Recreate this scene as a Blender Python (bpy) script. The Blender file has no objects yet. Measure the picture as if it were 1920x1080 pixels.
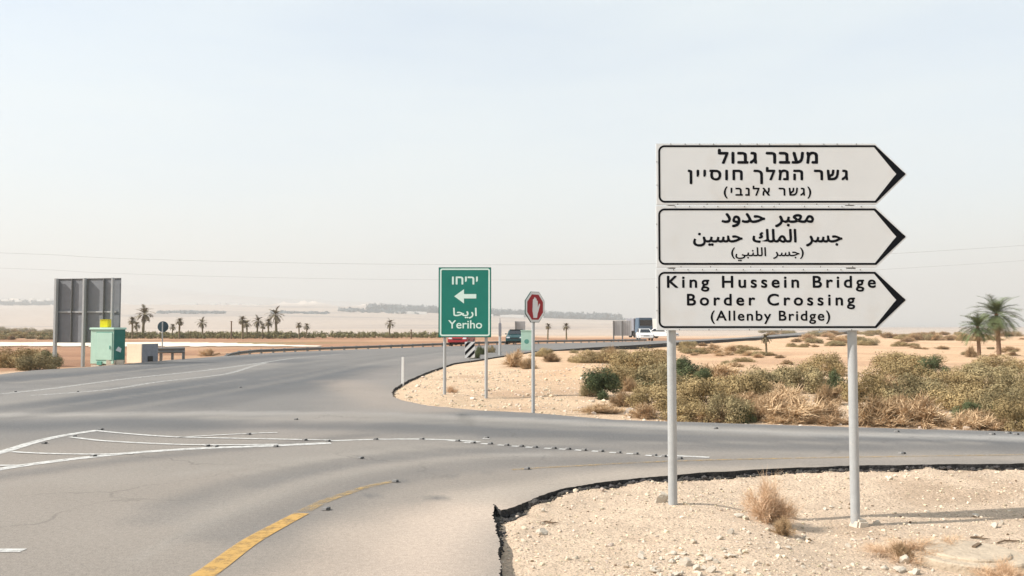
import bpy, bmesh, math, random
import numpy as np
from mathutils import Vector, Matrix, Euler
R = math.radians
scene = bpy.context.scene
col = scene.collection

# ------------------------------------------------------------------ camera, sky, sun, exposure
CAM_Z, FPX, HORIZ = 1.7, 1600.0, 612.0
PITCH = math.atan((HORIZ - 540.0) / FPX)
cam = bpy.data.cameras.new("camera")
cam.sensor_width = 36.0
cam.lens = 36.0 * FPX / 1920.0
cam.clip_start, cam.clip_end = 0.1, 60000.0
cam_o = bpy.data.objects.new("camera", cam)
cam_o.location = (0, 0, CAM_Z)
cam_o.rotation_euler = (math.pi / 2 + PITCH, 0, 0)
col.objects.link(cam_o)
scene.camera = cam_o

SUN_EL = R(40)
SUN_AZ = Vector((-0.98, -0.19, 0)).normalized()        # horizontal direction towards the sun
world = bpy.data.worlds.new("World")
scene.world = world
world.use_nodes = True
wn = world.node_tree
sky = wn.nodes.new("ShaderNodeTexSky")
sky.sky_type = 'NISHITA'
sky.sun_disc = False
sky.sun_elevation = SUN_EL
sky.sun_rotation = math.atan2(SUN_AZ.x, SUN_AZ.y)
sky.air_density, sky.dust_density, sky.ozone_density = 1.0, 1.2, 1.0
sky.altitude = 0
veil = wn.nodes.new("ShaderNodeMixRGB")                    # thin high veil that pales the blue
veil.inputs["Fac"].default_value = 0.55; veil.inputs["Color2"].default_value = (4.35, 4.8, 4.72, 1)
tcw = wn.nodes.new("ShaderNodeTexCoord"); mpw = wn.nodes.new("ShaderNodeMapping"); mpw.inputs["Scale"].default_value = (1.0, 1.0, 5.0)
nzw = wn.nodes.new("ShaderNodeTexNoise"); nzw.inputs["Scale"].default_value = 2.2; nzw.inputs["Detail"].default_value = 5
mrw = wn.nodes.new("ShaderNodeMapRange"); mrw.inputs["From Min"].default_value = 0.3; mrw.inputs["From Max"].default_value = 0.7; mrw.inputs["To Min"].default_value = 0.44; mrw.inputs["To Max"].default_value = 0.74
wn.links.new(tcw.outputs["Generated"], mpw.inputs[0]); wn.links.new(mpw.outputs[0], nzw.inputs["Vector"]); wn.links.new(nzw.outputs["Fac"], mrw.inputs[0]); wn.links.new(mrw.outputs[0], veil.inputs["Fac"])
wn.links.new(sky.outputs[0], veil.inputs["Color1"]); wn.links.new(veil.outputs[0], wn.nodes["Background"].inputs[0])
wn.nodes["Background"].inputs[1].default_value = 0.148

sun = bpy.data.lights.new("sun", 'SUN')
sun.energy, sun.angle, sun.color = 5.0, R(0.5), (1.0, 0.94, 0.86)
sun_o = bpy.data.objects.new("sun", sun)
d = Vector((SUN_AZ.x * math.cos(SUN_EL), SUN_AZ.y * math.cos(SUN_EL), math.sin(SUN_EL)))
sun_o.rotation_euler = d.to_track_quat('Z', 'Y').to_euler()
sun_o.location = (-20, -10, 30)
col.objects.link(sun_o)

scene.view_settings.view_transform = 'Standard'
scene.view_settings.look = 'None'
scene.view_settings.gamma = 1.0
scene.view_settings.exposure = 0.65
scene.cycles.max_bounces = 6
scene.cycles.volume_bounces = 1
scene.cycles.use_denoising = True

# ------------------------------------------------------------------ helpers
def ray(px, py):
    u, v = (px - 960.0) / FPX, (540.0 - py) / FPX
    c, s = math.cos(PITCH), math.sin(PITCH)
    return Vector((u, c - v * s, s + v * c))
def G(px, py, z=0.0):                                   # point on the level z seen at a pixel of the photograph
    d = ray(px, py); t = (z - CAM_Z) / d.z
    return Vector((d.x * t, d.y * t, z))
def P(px, py, Y):                                       # point at depth Y
    d = ray(px, py); t = Y / d.y
    return Vector((d.x * t, Y, CAM_Z + d.z * t))
def ss(a, b, x):
    t = np.clip((np.asarray(x, float) - a) / (b - a), 0, 1)
    return t * t * (3 - 2 * t)

def tag(o, label=None, cat=None, group=None, kind=None):
    if label: o["label"] = label
    if cat: o["category"] = cat
    if group: o["group"] = group
    if kind: o["kind"] = kind
    return o
def thing(name, label, cat, loc=(0, 0, 0), rz=0.0, group=None):
    o = bpy.data.objects.new(name, None)
    o.empty_display_size = 0.2
    o.location = loc; o.rotation_euler = (0, 0, rz)
    col.objects.link(o)
    return tag(o, label, cat, group)
def kids(o): return [c for c in list(col.objects) if c.parent is o]
def copy_tree(o, parent=None):
    c = o.copy(); col.objects.link(c); c.parent = parent
    for ch in kids(o): copy_tree(ch, c)
    return c
def link_mesh(name, me, mats, parent=None):
    o = bpy.data.objects.new(name, me)
    for m in (mats if isinstance(mats, (list, tuple)) else [mats]): me.materials.append(m)
    col.objects.link(o)
    if parent: o.parent = parent
    return o
def np_mesh(name, V, F, mats, parent=None, smooth=False, color=None, mat_idx=None):
    V = np.asarray(V, np.float32); F = np.asarray(F, np.int32)
    me = bpy.data.meshes.new(name); k = F.shape[1]
    me.vertices.add(len(V)); me.vertices.foreach_set("co", V.ravel())
    me.loops.add(F.size); me.loops.foreach_set("vertex_index", F.ravel())
    me.polygons.add(len(F))
    me.polygons.foreach_set("loop_start", np.arange(0, F.size, k, dtype=np.int32))
    me.polygons.foreach_set("use_smooth", np.full(len(F), smooth))
    if color is not None:
        a = me.color_attributes.new("tint", 'FLOAT_COLOR', 'POINT')
        C4 = np.ones((len(V), 4), np.float32); C4[:, :3] = color
        a.data.foreach_set("color", C4.ravel())
    if mat_idx is not None: me.polygons.foreach_set("material_index", np.asarray(mat_idx, np.int32))
    me.update(calc_edges=True); me.validate()
    return link_mesh(name, me, mats, parent)

class MB:                                               # collects shapes, builds ONE mesh object
    def __init__(s): s.v, s.f, s.m, s.cur = [], [], [], 0
    def add(s, vs, fs):
        b = len(s.v); s.v += [tuple(v) for v in vs]
        for f in fs: s.f.append([b + i for i in f]); s.m.append(s.cur)
        return s
    def box(s, c, d, rot=None, taper=1.0):
        x, y, z = d[0] / 2, d[1] / 2, d[2] / 2
        pts = [Vector((sx * x * (taper if sz > 0 else 1), sy * y * (taper if sz > 0 else 1), sz * z)) for sz in (-1, 1) for sx, sy in ((-1, -1), (1, -1), (1, 1), (-1, 1))]
        if rot is not None: pts = [Euler(rot).to_matrix() @ p for p in pts]
        return s.add([p + Vector(c) for p in pts], [(3, 2, 1, 0), (4, 5, 6, 7), (0, 1, 5, 4), (1, 2, 6, 5), (2, 3, 7, 6), (3, 0, 4, 7)])
    def tube(s, pts, rads, n=12, cap=True):
        pts = [Vector(p) for p in pts]
        if not isinstance(rads, (list, tuple)): rads = [rads] * len(pts)
        vs, fs = [], []
        for i, p in enumerate(pts):
            t = (pts[min(i + 1, len(pts) - 1)] - pts[max(i - 1, 0)]).normalized()
            a = t.cross(Vector((0, 1, 0)) if abs(t.y) < 0.9 else Vector((1, 0, 0))).normalized(); b = t.cross(a)
            vs += [p + (a * math.cos(q) + b * math.sin(q)) * rads[i] for q in (2 * math.pi * k / n for k in range(n))]
        for i in range(len(pts) - 1):
            for k in range(n):
                fs.append((i * n + k, i * n + (k + 1) % n, (i + 1) * n + (k + 1) % n, (i + 1) * n + k))
        if cap: fs += [tuple(reversed(range(n))), tuple((len(pts) - 1) * n + k for k in range(n))]
        return s.add(vs, fs)
    def prism(s, poly, y0, y1, plane='xz'):             # polygon (counter-clockwise seen from -y) extruded along y
        n = len(poly)
        mk = (lambda p, t: (p[0], t, p[1])) if plane == 'xz' else ((lambda p, t: (t, p[0], p[1])) if plane == 'yz' else (lambda p, t: (p[0], p[1], t)))
        vs = [mk(p, y0) for p in poly] + [mk(p, y1) for p in poly]
        fs = [tuple(range(n)), tuple(reversed(range(n, 2 * n)))] + [(i, n + i, n + (i + 1) % n, (i + 1) % n) for i in range(n)]
        return s.add(vs, fs)
    def build(s, name, mats, parent=None, smooth=False, bevel=0.0):
        me = bpy.data.meshes.new(name)
        me.from_pydata(s.v, [], s.f)
        me.polygons.foreach_set("material_index", s.m)
        bm = bmesh.new(); bm.from_mesh(me)
        bmesh.ops.recalc_face_normals(bm, faces=bm.faces)
        if bevel: bmesh.ops.bevel(bm, geom=[e for e in bm.edges if len(e.link_faces) == 2 and e.calc_face_angle(0) > 0.6], offset=bevel, segments=2, affect='EDGES', clamp_overlap=True)
        bm.to_mesh(me); bm.free()
        if smooth:
            me.polygons.foreach_set("use_smooth", [True] * len(me.polygons))
            try: me.set_sharp_from_angle(angle=R(40))
            except Exception: pass
        return link_mesh(name, me, mats, parent)

def rrect(x0, z0, x1, z1, r, n=6):
    out = []
    for cx, cz, a0 in ((x1 - r, z0 + r, -90), (x1 - r, z1 - r, 0), (x0 + r, z1 - r, 90), (x0 + r, z0 + r, 180)):
        out += [(cx + r * math.cos(R(a0 + 90 * k / n)), cz + r * math.sin(R(a0 + 90 * k / n))) for k in range(n + 1)]
    return out
def ring(mb, outer, inner, y0, y1):                     # frame between two loops with the same point count
    n = len(outer)
    vs = [(p[0], y0, p[1]) for p in outer] + [(p[0], y0, p[1]) for p in inner] + [(p[0], y1, p[1]) for p in outer] + [(p[0], y1, p[1]) for p in inner]
    fs = []
    for i in range(n):
        j = (i + 1) % n
        fs += [(i, j, n + j, n + i), (2 * n + i, 3 * n + i, 3 * n + j, 2 * n + j), (i, 2 * n + i, 2 * n + j, j), (n + i, n + j, 3 * n + j, 3 * n + i)]
    return mb.add(vs, fs)

# ------------------------------------------------------------------ materials
def mat(name, rgb, rough=0.7, var=0.12, scale=8.0, bump=0.0, bscale=40.0, metal=0.0, dirt=None, spec=0.3):
    m = bpy.data.materials.new(name); m.use_nodes = True
    nt = m.node_tree; N, L = nt.nodes, nt.links; b = N["Principled BSDF"]
    b.inputs["Roughness"].default_value = rough; b.inputs["Metallic"].default_value = metal
    b.inputs["Specular IOR Level"].default_value = spec
    tc = N.new("ShaderNodeTexCoord"); no = N.new("ShaderNodeTexNoise")
    no.inputs["Scale"].default_value = scale; no.inputs["Detail"].default_value = 6; no.inputs["Roughness"].default_value = 0.65
    L.new(tc.outputs["Object"], no.inputs["Vector"])
    cr = N.new("ShaderNodeValToRGB"); e = cr.color_ramp.elements
    e[0].position, e[1].position = 0.3, 0.7
    e[0].color = tuple(c * (1 - var) for c in rgb) + (1,); e[1].color = tuple(min(1, c * (1 + var)) for c in rgb) + (1,)
    L.new(no.outputs["Fac"], cr.inputs["Fac"]); out = cr.outputs["Color"]
    if dirt:
        n2 = N.new("ShaderNodeTexNoise"); n2.inputs["Scale"].default_value = dirt[1]; n2.inputs["Detail"].default_value = 8
        L.new(tc.outputs["Object"], n2.inputs["Vector"])
        r2 = N.new("ShaderNodeValToRGB"); r2.color_ramp.elements[0].position = dirt[2]; r2.color_ramp.elements[1].position = dirt[2] + 0.18
        L.new(n2.outputs["Fac"], r2.inputs["Fac"])
        mx = N.new("ShaderNodeMixRGB"); mx.inputs["Color2"].default_value = tuple(dirt[0]) + (1,)
        L.new(r2.outputs["Color"], mx.inputs["Fac"]); L.new(out, mx.inputs["Color1"]); out = mx.outputs["Color"]
    L.new(out, b.inputs["Base Color"])
    if bump:
        n3 = N.new("ShaderNodeTexNoise"); n3.inputs["Scale"].default_value = bscale; n3.inputs["Detail"].default_value = 5
        L.new(tc.outputs["Object"], n3.inputs["Vector"])
        bp = N.new("ShaderNodeBump"); bp.inputs["Strength"].default_value = bump; bp.inputs["Distance"].default_value = 0.02
        L.new(n3.outputs["Fac"], bp.inputs["Height"]); L.new(bp.outputs[0], b.inputs["Normal"])
    return m

def tint_mat(name, rough=0.9, fine=(60.0, 0.25), coarse=(2.0, 0.12), bump=0.5, bscale=35.0, bdist=0.03, speck=None, rgb2=None):
    """ground material: colour of the place comes from the 'tint' attribute, broken up by noises in world position"""
    m = bpy.data.materials.new(name); m.use_nodes = True
    nt = m.node_tree; N, L = nt.nodes, nt.links; b = N["Principled BSDF"]
    b.inputs["Roughness"].default_value = rough; b.inputs["Specular IOR Level"].default_value = 0.2
    at = N.new("ShaderNodeAttribute"); at.attribute_name = "tint"
    geo = N.new("ShaderNodeNewGeometry")
    out = at.outputs["Color"]
    for sc, am in (fine, coarse):
        no = N.new("ShaderNodeTexNoise"); no.inputs["Scale"].default_value = sc; no.inputs["Detail"].default_value = 7; no.inputs["Roughness"].default_value = 0.7
        L.new(geo.outputs["Position"], no.inputs["Vector"])
        mr = N.new("ShaderNodeMapRange"); mr.inputs["From Min"].default_value = 0.25; mr.inputs["From Max"].default_value = 0.75
        mr.inputs["To Min"].default_value = 1 - am; mr.inputs["To Max"].default_value = 1 + am
        L.new(no.outputs["Fac"], mr.inputs["Value"])
        mx = N.new("ShaderNodeVectorMath"); mx.operation = 'SCALE'
        L.new(out, mx.inputs[0]); L.new(mr.outputs[0], mx.inputs["Scale"]); out = mx.outputs[0]
    if speck:
        vo = N.new("ShaderNodeTexVoronoi"); vo.inputs["Scale"].default_value = speck[0]
        L.new(geo.outputs["Position"], vo.inputs["Vector"])
        rp = N.new("ShaderNodeValToRGB"); rp.color_ramp.elements[0].position = speck[1]; rp.color_ramp.elements[1].position = speck[1] + 0.08
        rp.color_ramp.elements[0].color = (1, 1, 1, 1); rp.color_ramp.elements[1].color = (0, 0, 0, 1)
        L.new(vo.outputs["Distance"], rp.inputs["Fac"])
        mx = N.new("ShaderNodeMixRGB"); mx.inputs["Color2"].default_value = tuple(speck[2]) + (1,)
        mu = N.new("ShaderNodeMath"); mu.operation = 'MULTIPLY'; mu.inputs[1].default_value = speck[3]
        L.new(rp.outputs["Color"], mu.inputs[0]); L.new(mu.outputs[0], mx.inputs["Fac"]); L.new(out, mx.inputs["Color1"]); out = mx.outputs["Color"]
    L.new(out, b.inputs["Base Color"])
    n3 = N.new("ShaderNodeTexNoise"); n3.inputs["Scale"].default_value = bscale; n3.inputs["Detail"].default_value = 8; n3.inputs["Roughness"].default_value = 0.7
    L.new(geo.outputs["Position"], n3.inputs["Vector"])
    bp = N.new("ShaderNodeBump"); bp.inputs["Strength"].default_value = bump; bp.inputs["Distance"].default_value = bdist
    L.new(n3.outputs["Fac"], bp.inputs["Height"]); L.new(bp.outputs[0], b.inputs["Normal"])
    return m

def paint_mat(name, rgb, wear=0.5, scale=9.0):          # worn road paint: asphalt shows through where it has flaked
    m = bpy.data.materials.new(name); m.use_nodes = True
    nt = m.node_tree; N, L = nt.nodes, nt.links; b = N["Principled BSDF"]
    b.inputs["Roughness"].default_value = 0.8
    geo = N.new("ShaderNodeNewGeometry"); out = None
    n1 = N.new("ShaderNodeTexNoise"); n1.inputs["Scale"].default_value = scale; n1.inputs["Detail"].default_value = 9; n1.inputs["Roughness"].default_value = 0.75
    L.new(geo.outputs["Position"], n1.inputs["Vector"])
    rp = N.new("ShaderNodeValToRGB"); rp.color_ramp.elements[0].position = wear - 0.13; rp.color_ramp.elements[1].position = wear + 0.13
    rp.color_ramp.elements[0].color = (0.1, 0.1, 0.1, 1); rp.color_ramp.elements[1].color = (0.92, 0.92, 0.92, 1)
    L.new(n1.outputs["Fac"], rp.inputs["Fac"]); L.new(rp.outputs["Color"], b.inputs["Alpha"])
    n2 = N.new("ShaderNodeTexNoise"); n2.inputs["Scale"].default_value = 3; L.new(geo.outputs["Position"], n2.inputs["Vector"])
    r2 = N.new("ShaderNodeValToRGB"); r2.color_ramp.elements[0].color = tuple(c * 0.82 for c in rgb) + (1,); r2.color_ramp.elements[1].color = tuple(rgb) + (1,)
    L.new(n2.outputs["Fac"], r2.inputs["Fac"]); L.new(r2.outputs["Color"], b.inputs["Base Color"])
    return m

def leaf_mat(name, dark, light, scale=1.2, rough=0.85):
    m = bpy.data.materials.new(name); m.use_nodes = True
    nt = m.node_tree; N, L = nt.nodes, nt.links; b = N["Principled BSDF"]
    b.inputs["Roughness"].default_value = rough; b.inputs["Specular IOR Level"].default_value = 0.15
    geo = N.new("ShaderNodeNewGeometry")
    no = N.new("ShaderNodeTexNoise"); no.inputs["Scale"].default_value = scale; no.inputs["Detail"].default_value = 4
    L.new(geo.outputs["Position"], no.inputs["Vector"])
    ad = N.new("ShaderNodeMath"); ad.operation = 'MULTIPLY_ADD'; ad.inputs[1].default_value = 0.3
    L.new(geo.outputs["Random Per Island"], ad.inputs[0]); L.new(no.outputs["Fac"], ad.inputs[2])
    rp = N.new("ShaderNodeValToRGB"); rp.color_ramp.elements[0].position, rp.color_ramp.elements[1].position = 0.38, 0.88
    rp.color_ramp.elements[0].color = tuple(dark) + (1,); rp.color_ramp.elements[1].color = tuple(light) + (1,)
    L.new(ad.outputs[0], rp.inputs["Fac"]); L.new(rp.outputs["Color"], b.inputs["Base Color"])
    return m

M = {}
M['sand'] = tint_mat("desert ground", fine=(48.0, 0.42), coarse=(5.0, 0.2), bump=1.0, bscale=26.0, bdist=0.05, speck=(24.0, 0.2, (0.22, 0.16, 0.11), 0.6))
M['asphalt'] = tint_mat("weathered asphalt", 0.85, fine=(85.0, 0.42), coarse=(22.0, 0.20), bump=0.5, bscale=140.0, bdist=0.006, speck=(75.0, 0.13, (0.36, 0.33, 0.29), 0.45))
def add_cracks(m):                                       # thin wandering cracks, only in some stretches
    nt = m.node_tree; N, L = nt.nodes, nt.links; b = N["Principled BSDF"]; src = b.inputs["Base Color"].links[0].from_socket
    geo = N.new("ShaderNodeNewGeometry"); no = N.new("ShaderNodeTexNoise"); no.inputs["Scale"].default_value = 1.3; no.inputs["Detail"].default_value = 6
    L.new(geo.outputs["Position"], no.inputs["Vector"])
    ad = N.new("ShaderNodeMixRGB"); ad.blend_type = 'ADD'; ad.inputs["Fac"].default_value = 0.9
    L.new(geo.outputs["Position"], ad.inputs["Color1"]); L.new(no.outputs["Color"], ad.inputs["Color2"])
    vo = N.new("ShaderNodeTexVoronoi"); vo.feature = 'DISTANCE_TO_EDGE'; vo.inputs["Scale"].default_value = 0.42; L.new(ad.outputs[0], vo.inputs["Vector"])
    rp = N.new("ShaderNodeValToRGB"); rp.color_ramp.elements[0].position = 0.003; rp.color_ramp.elements[1].position = 0.010
    rp.color_ramp.elements[0].color = (1, 1, 1, 1); rp.color_ramp.elements[1].color = (0, 0, 0, 1); L.new(vo.outputs["Distance"], rp.inputs["Fac"])
    n2 = N.new("ShaderNodeTexNoise"); n2.inputs["Scale"].default_value = 0.35; L.new(geo.outputs["Position"], n2.inputs["Vector"])
    r2 = N.new("ShaderNodeValToRGB"); r2.color_ramp.elements[0].position = 0.50; r2.color_ramp.elements[1].position = 0.62; L.new(n2.outputs["Fac"], r2.inputs["Fac"])
    mu = N.new("ShaderNodeMath"); mu.operation = 'MULTIPLY'; L.new(rp.outputs["Color"], mu.inputs[0]); L.new(r2.outputs["Color"], mu.inputs[1])
    m2 = N.new("ShaderNodeMath"); m2.operation = 'MULTIPLY'; m2.inputs[1].default_value = 0.32; L.new(mu.outputs[0], m2.inputs[0])
    mx = N.new("ShaderNodeMixRGB"); mx.inputs["Color2"].default_value = (0.06, 0.055, 0.05, 1); L.new(m2.outputs[0], mx.inputs["Fac"]); L.new(src, mx.inputs["Color1"])
    L.new(mx.outputs[0], b.inputs["Base Color"])
add_cracks(M['asphalt'])
M['asphalt_edge'] = mat("broken asphalt edge", (0.035, 0.034, 0.034), 0.9, 0.4, 20, 1.0, 40)
M['white_paint'] = paint_mat("worn white road paint", (0.62, 0.61, 0.58), 0.42)
M['faded_paint'] = paint_mat("faded white road paint", (0.58, 0.57, 0.54), 0.53)
M['yellow_paint'] = paint_mat("worn yellow road paint", (0.52, 0.31, 0.085), 0.41)
M['faded_yellow'] = paint_mat("faded yellow road paint", (0.46, 0.31, 0.12), 0.55)
M['track'] = mat("pale dirt track", (0.70, 0.62, 0.50), 0.95, 0.06, 0.3)
M['sign_white'] = mat("white reflective sheeting", (0.62, 0.64, 0.65), 0.55, 0.025, 2.5, dirt=((0.58, 0.575, 0.56), 1.9, 0.52))
M['sign_black'] = mat("black sign film", (0.006, 0.007, 0.010), 0.8, 0.2, 5, spec=0.08)
M['sign_green'] = mat("green reflective sheeting", (0.008, 0.175, 0.135), 0.5, 0.06, 3)
M['sign_dark_green'] = mat("dark green sign rim", (0.008, 0.06, 0.05), 0.5, 0.1, 3)
M['sign_red'] = mat("red reflective sheeting", (0.27, 0.010, 0.018), 0.5, 0.08, 4)
M['sign_mint'] = mat("pale green reflective film", (0.62, 0.78, 0.72), 0.5, 0.03, 4)
M['steel'] = mat("galvanised steel post", (0.36, 0.37, 0.37), 0.5, 0.07, 12, dirt=((0.42, 0.40, 0.37), 4.0, 0.6))
M['steel_back'] = mat("weathered aluminium sign back", (0.20, 0.21, 0.225), 0.6, 0.07, 4)
M['steel_dark'] = mat("dull grey rail steel", (0.17, 0.17, 0.165), 0.6, 0.15, 6)
M['sign_back_dark'] = mat("dark blue grey sign back", (0.035, 0.065, 0.085), 0.5, 0.12, 6)
M['mint'] = mat("mint green painted cabinet", (0.42, 0.60, 0.50), 0.6, 0.06, 4, dirt=((0.52, 0.54, 0.44), 5.0, 0.66))
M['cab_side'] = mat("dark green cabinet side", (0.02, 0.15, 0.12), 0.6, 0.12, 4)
M['mint_dark'] = mat("green cabinet trim", (0.10, 0.30, 0.24), 0.6, 0.1, 4)
M['yellow'] = mat("bright yellow plastic", (0.80, 0.68, 0.02), 0.5, 0.08, 8)
M['beige'] = mat("beige cast concrete", (0.80, 0.67, 0.51), 0.85, 0.07, 6, 0.4, 30)
M['grey_metal_and_shade'] = mat("grey metal and shaded box side", (0.22, 0.23, 0.26), 0.6, 0.15, 6)  # grey metal parts, and the beige box's shade given as a colour
M['concrete'] = mat("pale concrete", (0.56, 0.49, 0.40), 0.9, 0.12, 9, 0.6, 40)
M['cover'] = mat("sandy concrete", (0.44, 0.36, 0.27), 0.95, 0.2, 7, 0.8, 30)
M['white_plastic'] = mat("white plastic post", (0.80, 0.79, 0.76), 0.55, 0.04, 8)
M['stud'] = mat("pale raised stud", (0.22, 0.21, 0.20), 0.6, 0.1, 30)
M['shade_and_trim'] = mat("stud shade side and dark trim", (0.03, 0.03, 0.03), 0.4, 0.1, 30)  # shaded side of the studs as colour; also dark vehicle trim and hatch
M['stone'] = mat("pale limestone", (0.72, 0.64, 0.53), 0.95, 0.16, 14, 0.7, 40)
M['stone_grey'] = mat("grey limestone", (0.40, 0.37, 0.34), 0.95, 0.16, 14, 0.7, 40)
M['bark'] = mat("brown shrub wood", (0.16, 0.11, 0.07), 0.9, 0.3, 12)
M['palm_bark'] = mat("brown palm trunk", (0.22, 0.14, 0.09), 0.95, 0.3, 9, 0.8, 18)
M['olive'] = leaf_mat("dusty olive foliage", (0.14, 0.102, 0.045), (0.46, 0.345, 0.175))
M['dull'] = leaf_mat("dusty grey green foliage", (0.12, 0.10, 0.052), (0.42, 0.335, 0.18))
M['dark'] = leaf_mat("dark green foliage", (0.03, 0.045, 0.022), (0.14, 0.16, 0.075))
M['tan'] = leaf_mat("dry tan brush", (0.32, 0.20, 0.11), (0.67, 0.50, 0.315))
M['straw'] = leaf_mat("pale straw", (0.42, 0.27, 0.16), (0.78, 0.58, 0.40))
M['brown'] = leaf_mat("dry brown brush", (0.20, 0.13, 0.07), (0.48, 0.34, 0.20))
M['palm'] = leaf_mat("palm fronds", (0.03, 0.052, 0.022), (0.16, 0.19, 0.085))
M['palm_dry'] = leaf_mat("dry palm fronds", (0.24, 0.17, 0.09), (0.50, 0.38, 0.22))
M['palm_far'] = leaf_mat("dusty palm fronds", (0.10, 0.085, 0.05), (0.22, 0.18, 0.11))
M['orchard'] = leaf_mat("orchard foliage", (0.10, 0.10, 0.045), (0.26, 0.23, 0.11), 0.3)
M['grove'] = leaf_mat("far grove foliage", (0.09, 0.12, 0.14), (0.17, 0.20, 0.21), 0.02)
M['red_car'] = mat("red car paint", (0.36, 0.02, 0.025), 0.3, 0.05, 3, spec=0.5)
M['white_car'] = mat("white car paint", (0.78, 0.78, 0.77), 0.3, 0.03, 3, spec=0.5)
M['teal_car'] = mat("dark teal car paint", (0.012, 0.06, 0.065), 0.35, 0.1, 3, spec=0.5)
M['blue_truck'] = mat("blue grey lorry paint", (0.07, 0.12, 0.18), 0.4, 0.1, 3, spec=0.5)
M['glass'] = mat("dark vehicle glass", (0.012, 0.016, 0.02), 0.1, 0.1, 3, spec=0.6)
M['rubber'] = mat("tyre rubber", (0.02, 0.02, 0.02), 0.9, 0.2, 10)
M['chrome'] = mat("headlight lens", (0.75, 0.76, 0.78), 0.2, 0.05, 8, spec=0.6)
M['wire'] = mat("grey cable", (0.34, 0.34, 0.35), 0.7, 0.1, 1)
M['far_white'] = mat("pale far roofs", (0.80, 0.78, 0.74), 0.8, 0.05, 0.02)

# ------------------------------------------------------------------ road outline (plan view)
rnd = random.Random(7)
far_px = [(0, 702), (60, 694.5), (170, 688), (250, 681), (330, 674), (400, 669), (520, 661), (640, 656), (760, 652), (880, 648), (1000, 644.5), (1100, 642.3), (1200, 640), (1300, 637), (1390, 632.5)]
far_edge = [G(*p).xy for p in far_px]
near_px = [(1390, 634.8), (1300, 640), (1200, 646.5), (1100, 652), (1000, 659), (940, 667.5), (890, 675.5), (850, 681), (800, 698), (765, 713), (741, 727), (734, 736), (738, 744), (755, 750.5), (800, 760), (900, 769.5), (1000, 774), (1150, 787), (1300, 791.5), (1500, 798), (1700, 804), (1920, 809.5)]
near_edge = [G(*p).xy for p in near_px]
isl_px = [(1920, 869), (1760, 870.5), (1600, 873), (1500, 876.5), (1400, 881), (1300, 887.5), (1200, 896), (1120, 905), (1060, 915), (1010, 930), (975, 945), (952, 955), (938, 957), (927, 945), (927, 968), (932, 1010), (940, 1082)]
isl_edge = [G(*p).xy for p in isl_px]
outline = [Vector((-70, -30)), Vector((-40, 12)), Vector((-24, 25))] + far_edge + [Vector((75, 225)), Vector((160, 420)), Vector((168, 415)), Vector((84, 222))] + near_edge + \
          [Vector((16, 13.0)), Vector((40, 11.5)), Vector((90, 9)), Vector((90, 5)), Vector((40, 8)), Vector((16, 9.9))] + isl_edge + [Vector((0.02, 2.5)), Vector((0.1, 0)), Vector((0.4, -30))]
def subdivide(pts, jit=True):
    out = []
    for i, a in enumerate(pts):
        b = pts[(i + 1) % len(pts)]; L = (b - a).length; mid = (a + b) / 2; dist = max(3.0, mid.length)
        n = int(min(110, max(1, L / (0.0045 * dist)))) if (mid.y > 1 and mid.length < 100 and mid.y > abs(mid.x) * 0.5) else max(1, int(L / 8))
        t = (b - a).normalized() if L > 0 else Vector((1, 0)); nrm = Vector((-t.y, t.x))
        for k in range(n):
            q = a.lerp(b, k / n)
            if n > 1 and jit: q = q + nrm * (rnd.uniform(-1, 1) * min(0.010, 0.003 * dist) + (0.011 * math.sin(q.x * 5.3 + q.y * 3.1) + 0.009 * math.sin(q.x * 13.7 - q.y * 9.1 + 2)) * min(1, dist / 8))
            out.append(q)
    return out
ROAD = np.array([(p.x, p.y) for p in subdivide(outline)])
ROAD_RAW = np.array([(p.x, p.y) for p in outline])
def in_poly(x, y, poly):
    x = np.asarray(x); y = np.asarray(y); ins = np.zeros(x.shape, bool); n = len(poly); j = n - 1
    for i in range(n):
        xi, yi = poly[i]; xj, yj = poly[j]
        if yi != yj:
            c = ((yi > y) != (yj > y)) & (x < (xj - xi) * (y - yi) / (yj - yi) + xi); ins ^= c
        j = i
    return ins
def seg_dist(x, y, pts, closed=False):
    best = np.full(np.shape(x), 1e9); n = len(pts)
    for i in range(n if closed else n - 1):
        ax, ay = pts[i]; bx, by = pts[(i + 1) % n]; dx, dy = bx - ax, by - ay; l2 = dx * dx + dy * dy + 1e-12
        t = np.clip(((x - ax) * dx + (y - ay) * dy) / l2, 0, 1)
        best = np.minimum(best, (x - ax - t * dx) ** 2 + (y - ay - t * dy) ** 2)
    return np.sqrt(best)

# ------------------------------------------------------------------ terrain
def vnoise(x, y, seed=0):
    xi = np.floor(x).astype(np.int64); yi = np.floor(y).astype(np.int64); fx = x - xi; fy = y - yi
    fx = fx * fx * (3 - 2 * fx); fy = fy * fy * (3 - 2 * fy)
    def h(a, b):
        n = (a * 374761393 + b * 668265263 + seed * 1442695041) & 0x7fffffff
        n = ((n ^ (n >> 13)) * 1274126177) & 0x7fffffff
        return ((n ^ (n >> 16)) & 0xffff) / 65535.0
    return (h(xi, yi) * (1 - fx) + h(xi + 1, yi) * fx) * (1 - fy) + (h(xi, yi + 1) * (1 - fx) + h(xi + 1, yi + 1) * fx) * fy
def fbm(x, y, s, o=4, seed=0):
    v = 0; a = 0.5
    for k in range(o): v = v + a * vnoise(x / s, y / s, seed + k); s = s / 2.03; a *= 0.5
    return v / (1 - 0.5 ** o) - 0.5
FE = np.array([(p.x, p.y) for p in far_edge] + [(75, 225), (160, 420)])
mound = G(1125, 706, -0.1)
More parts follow.
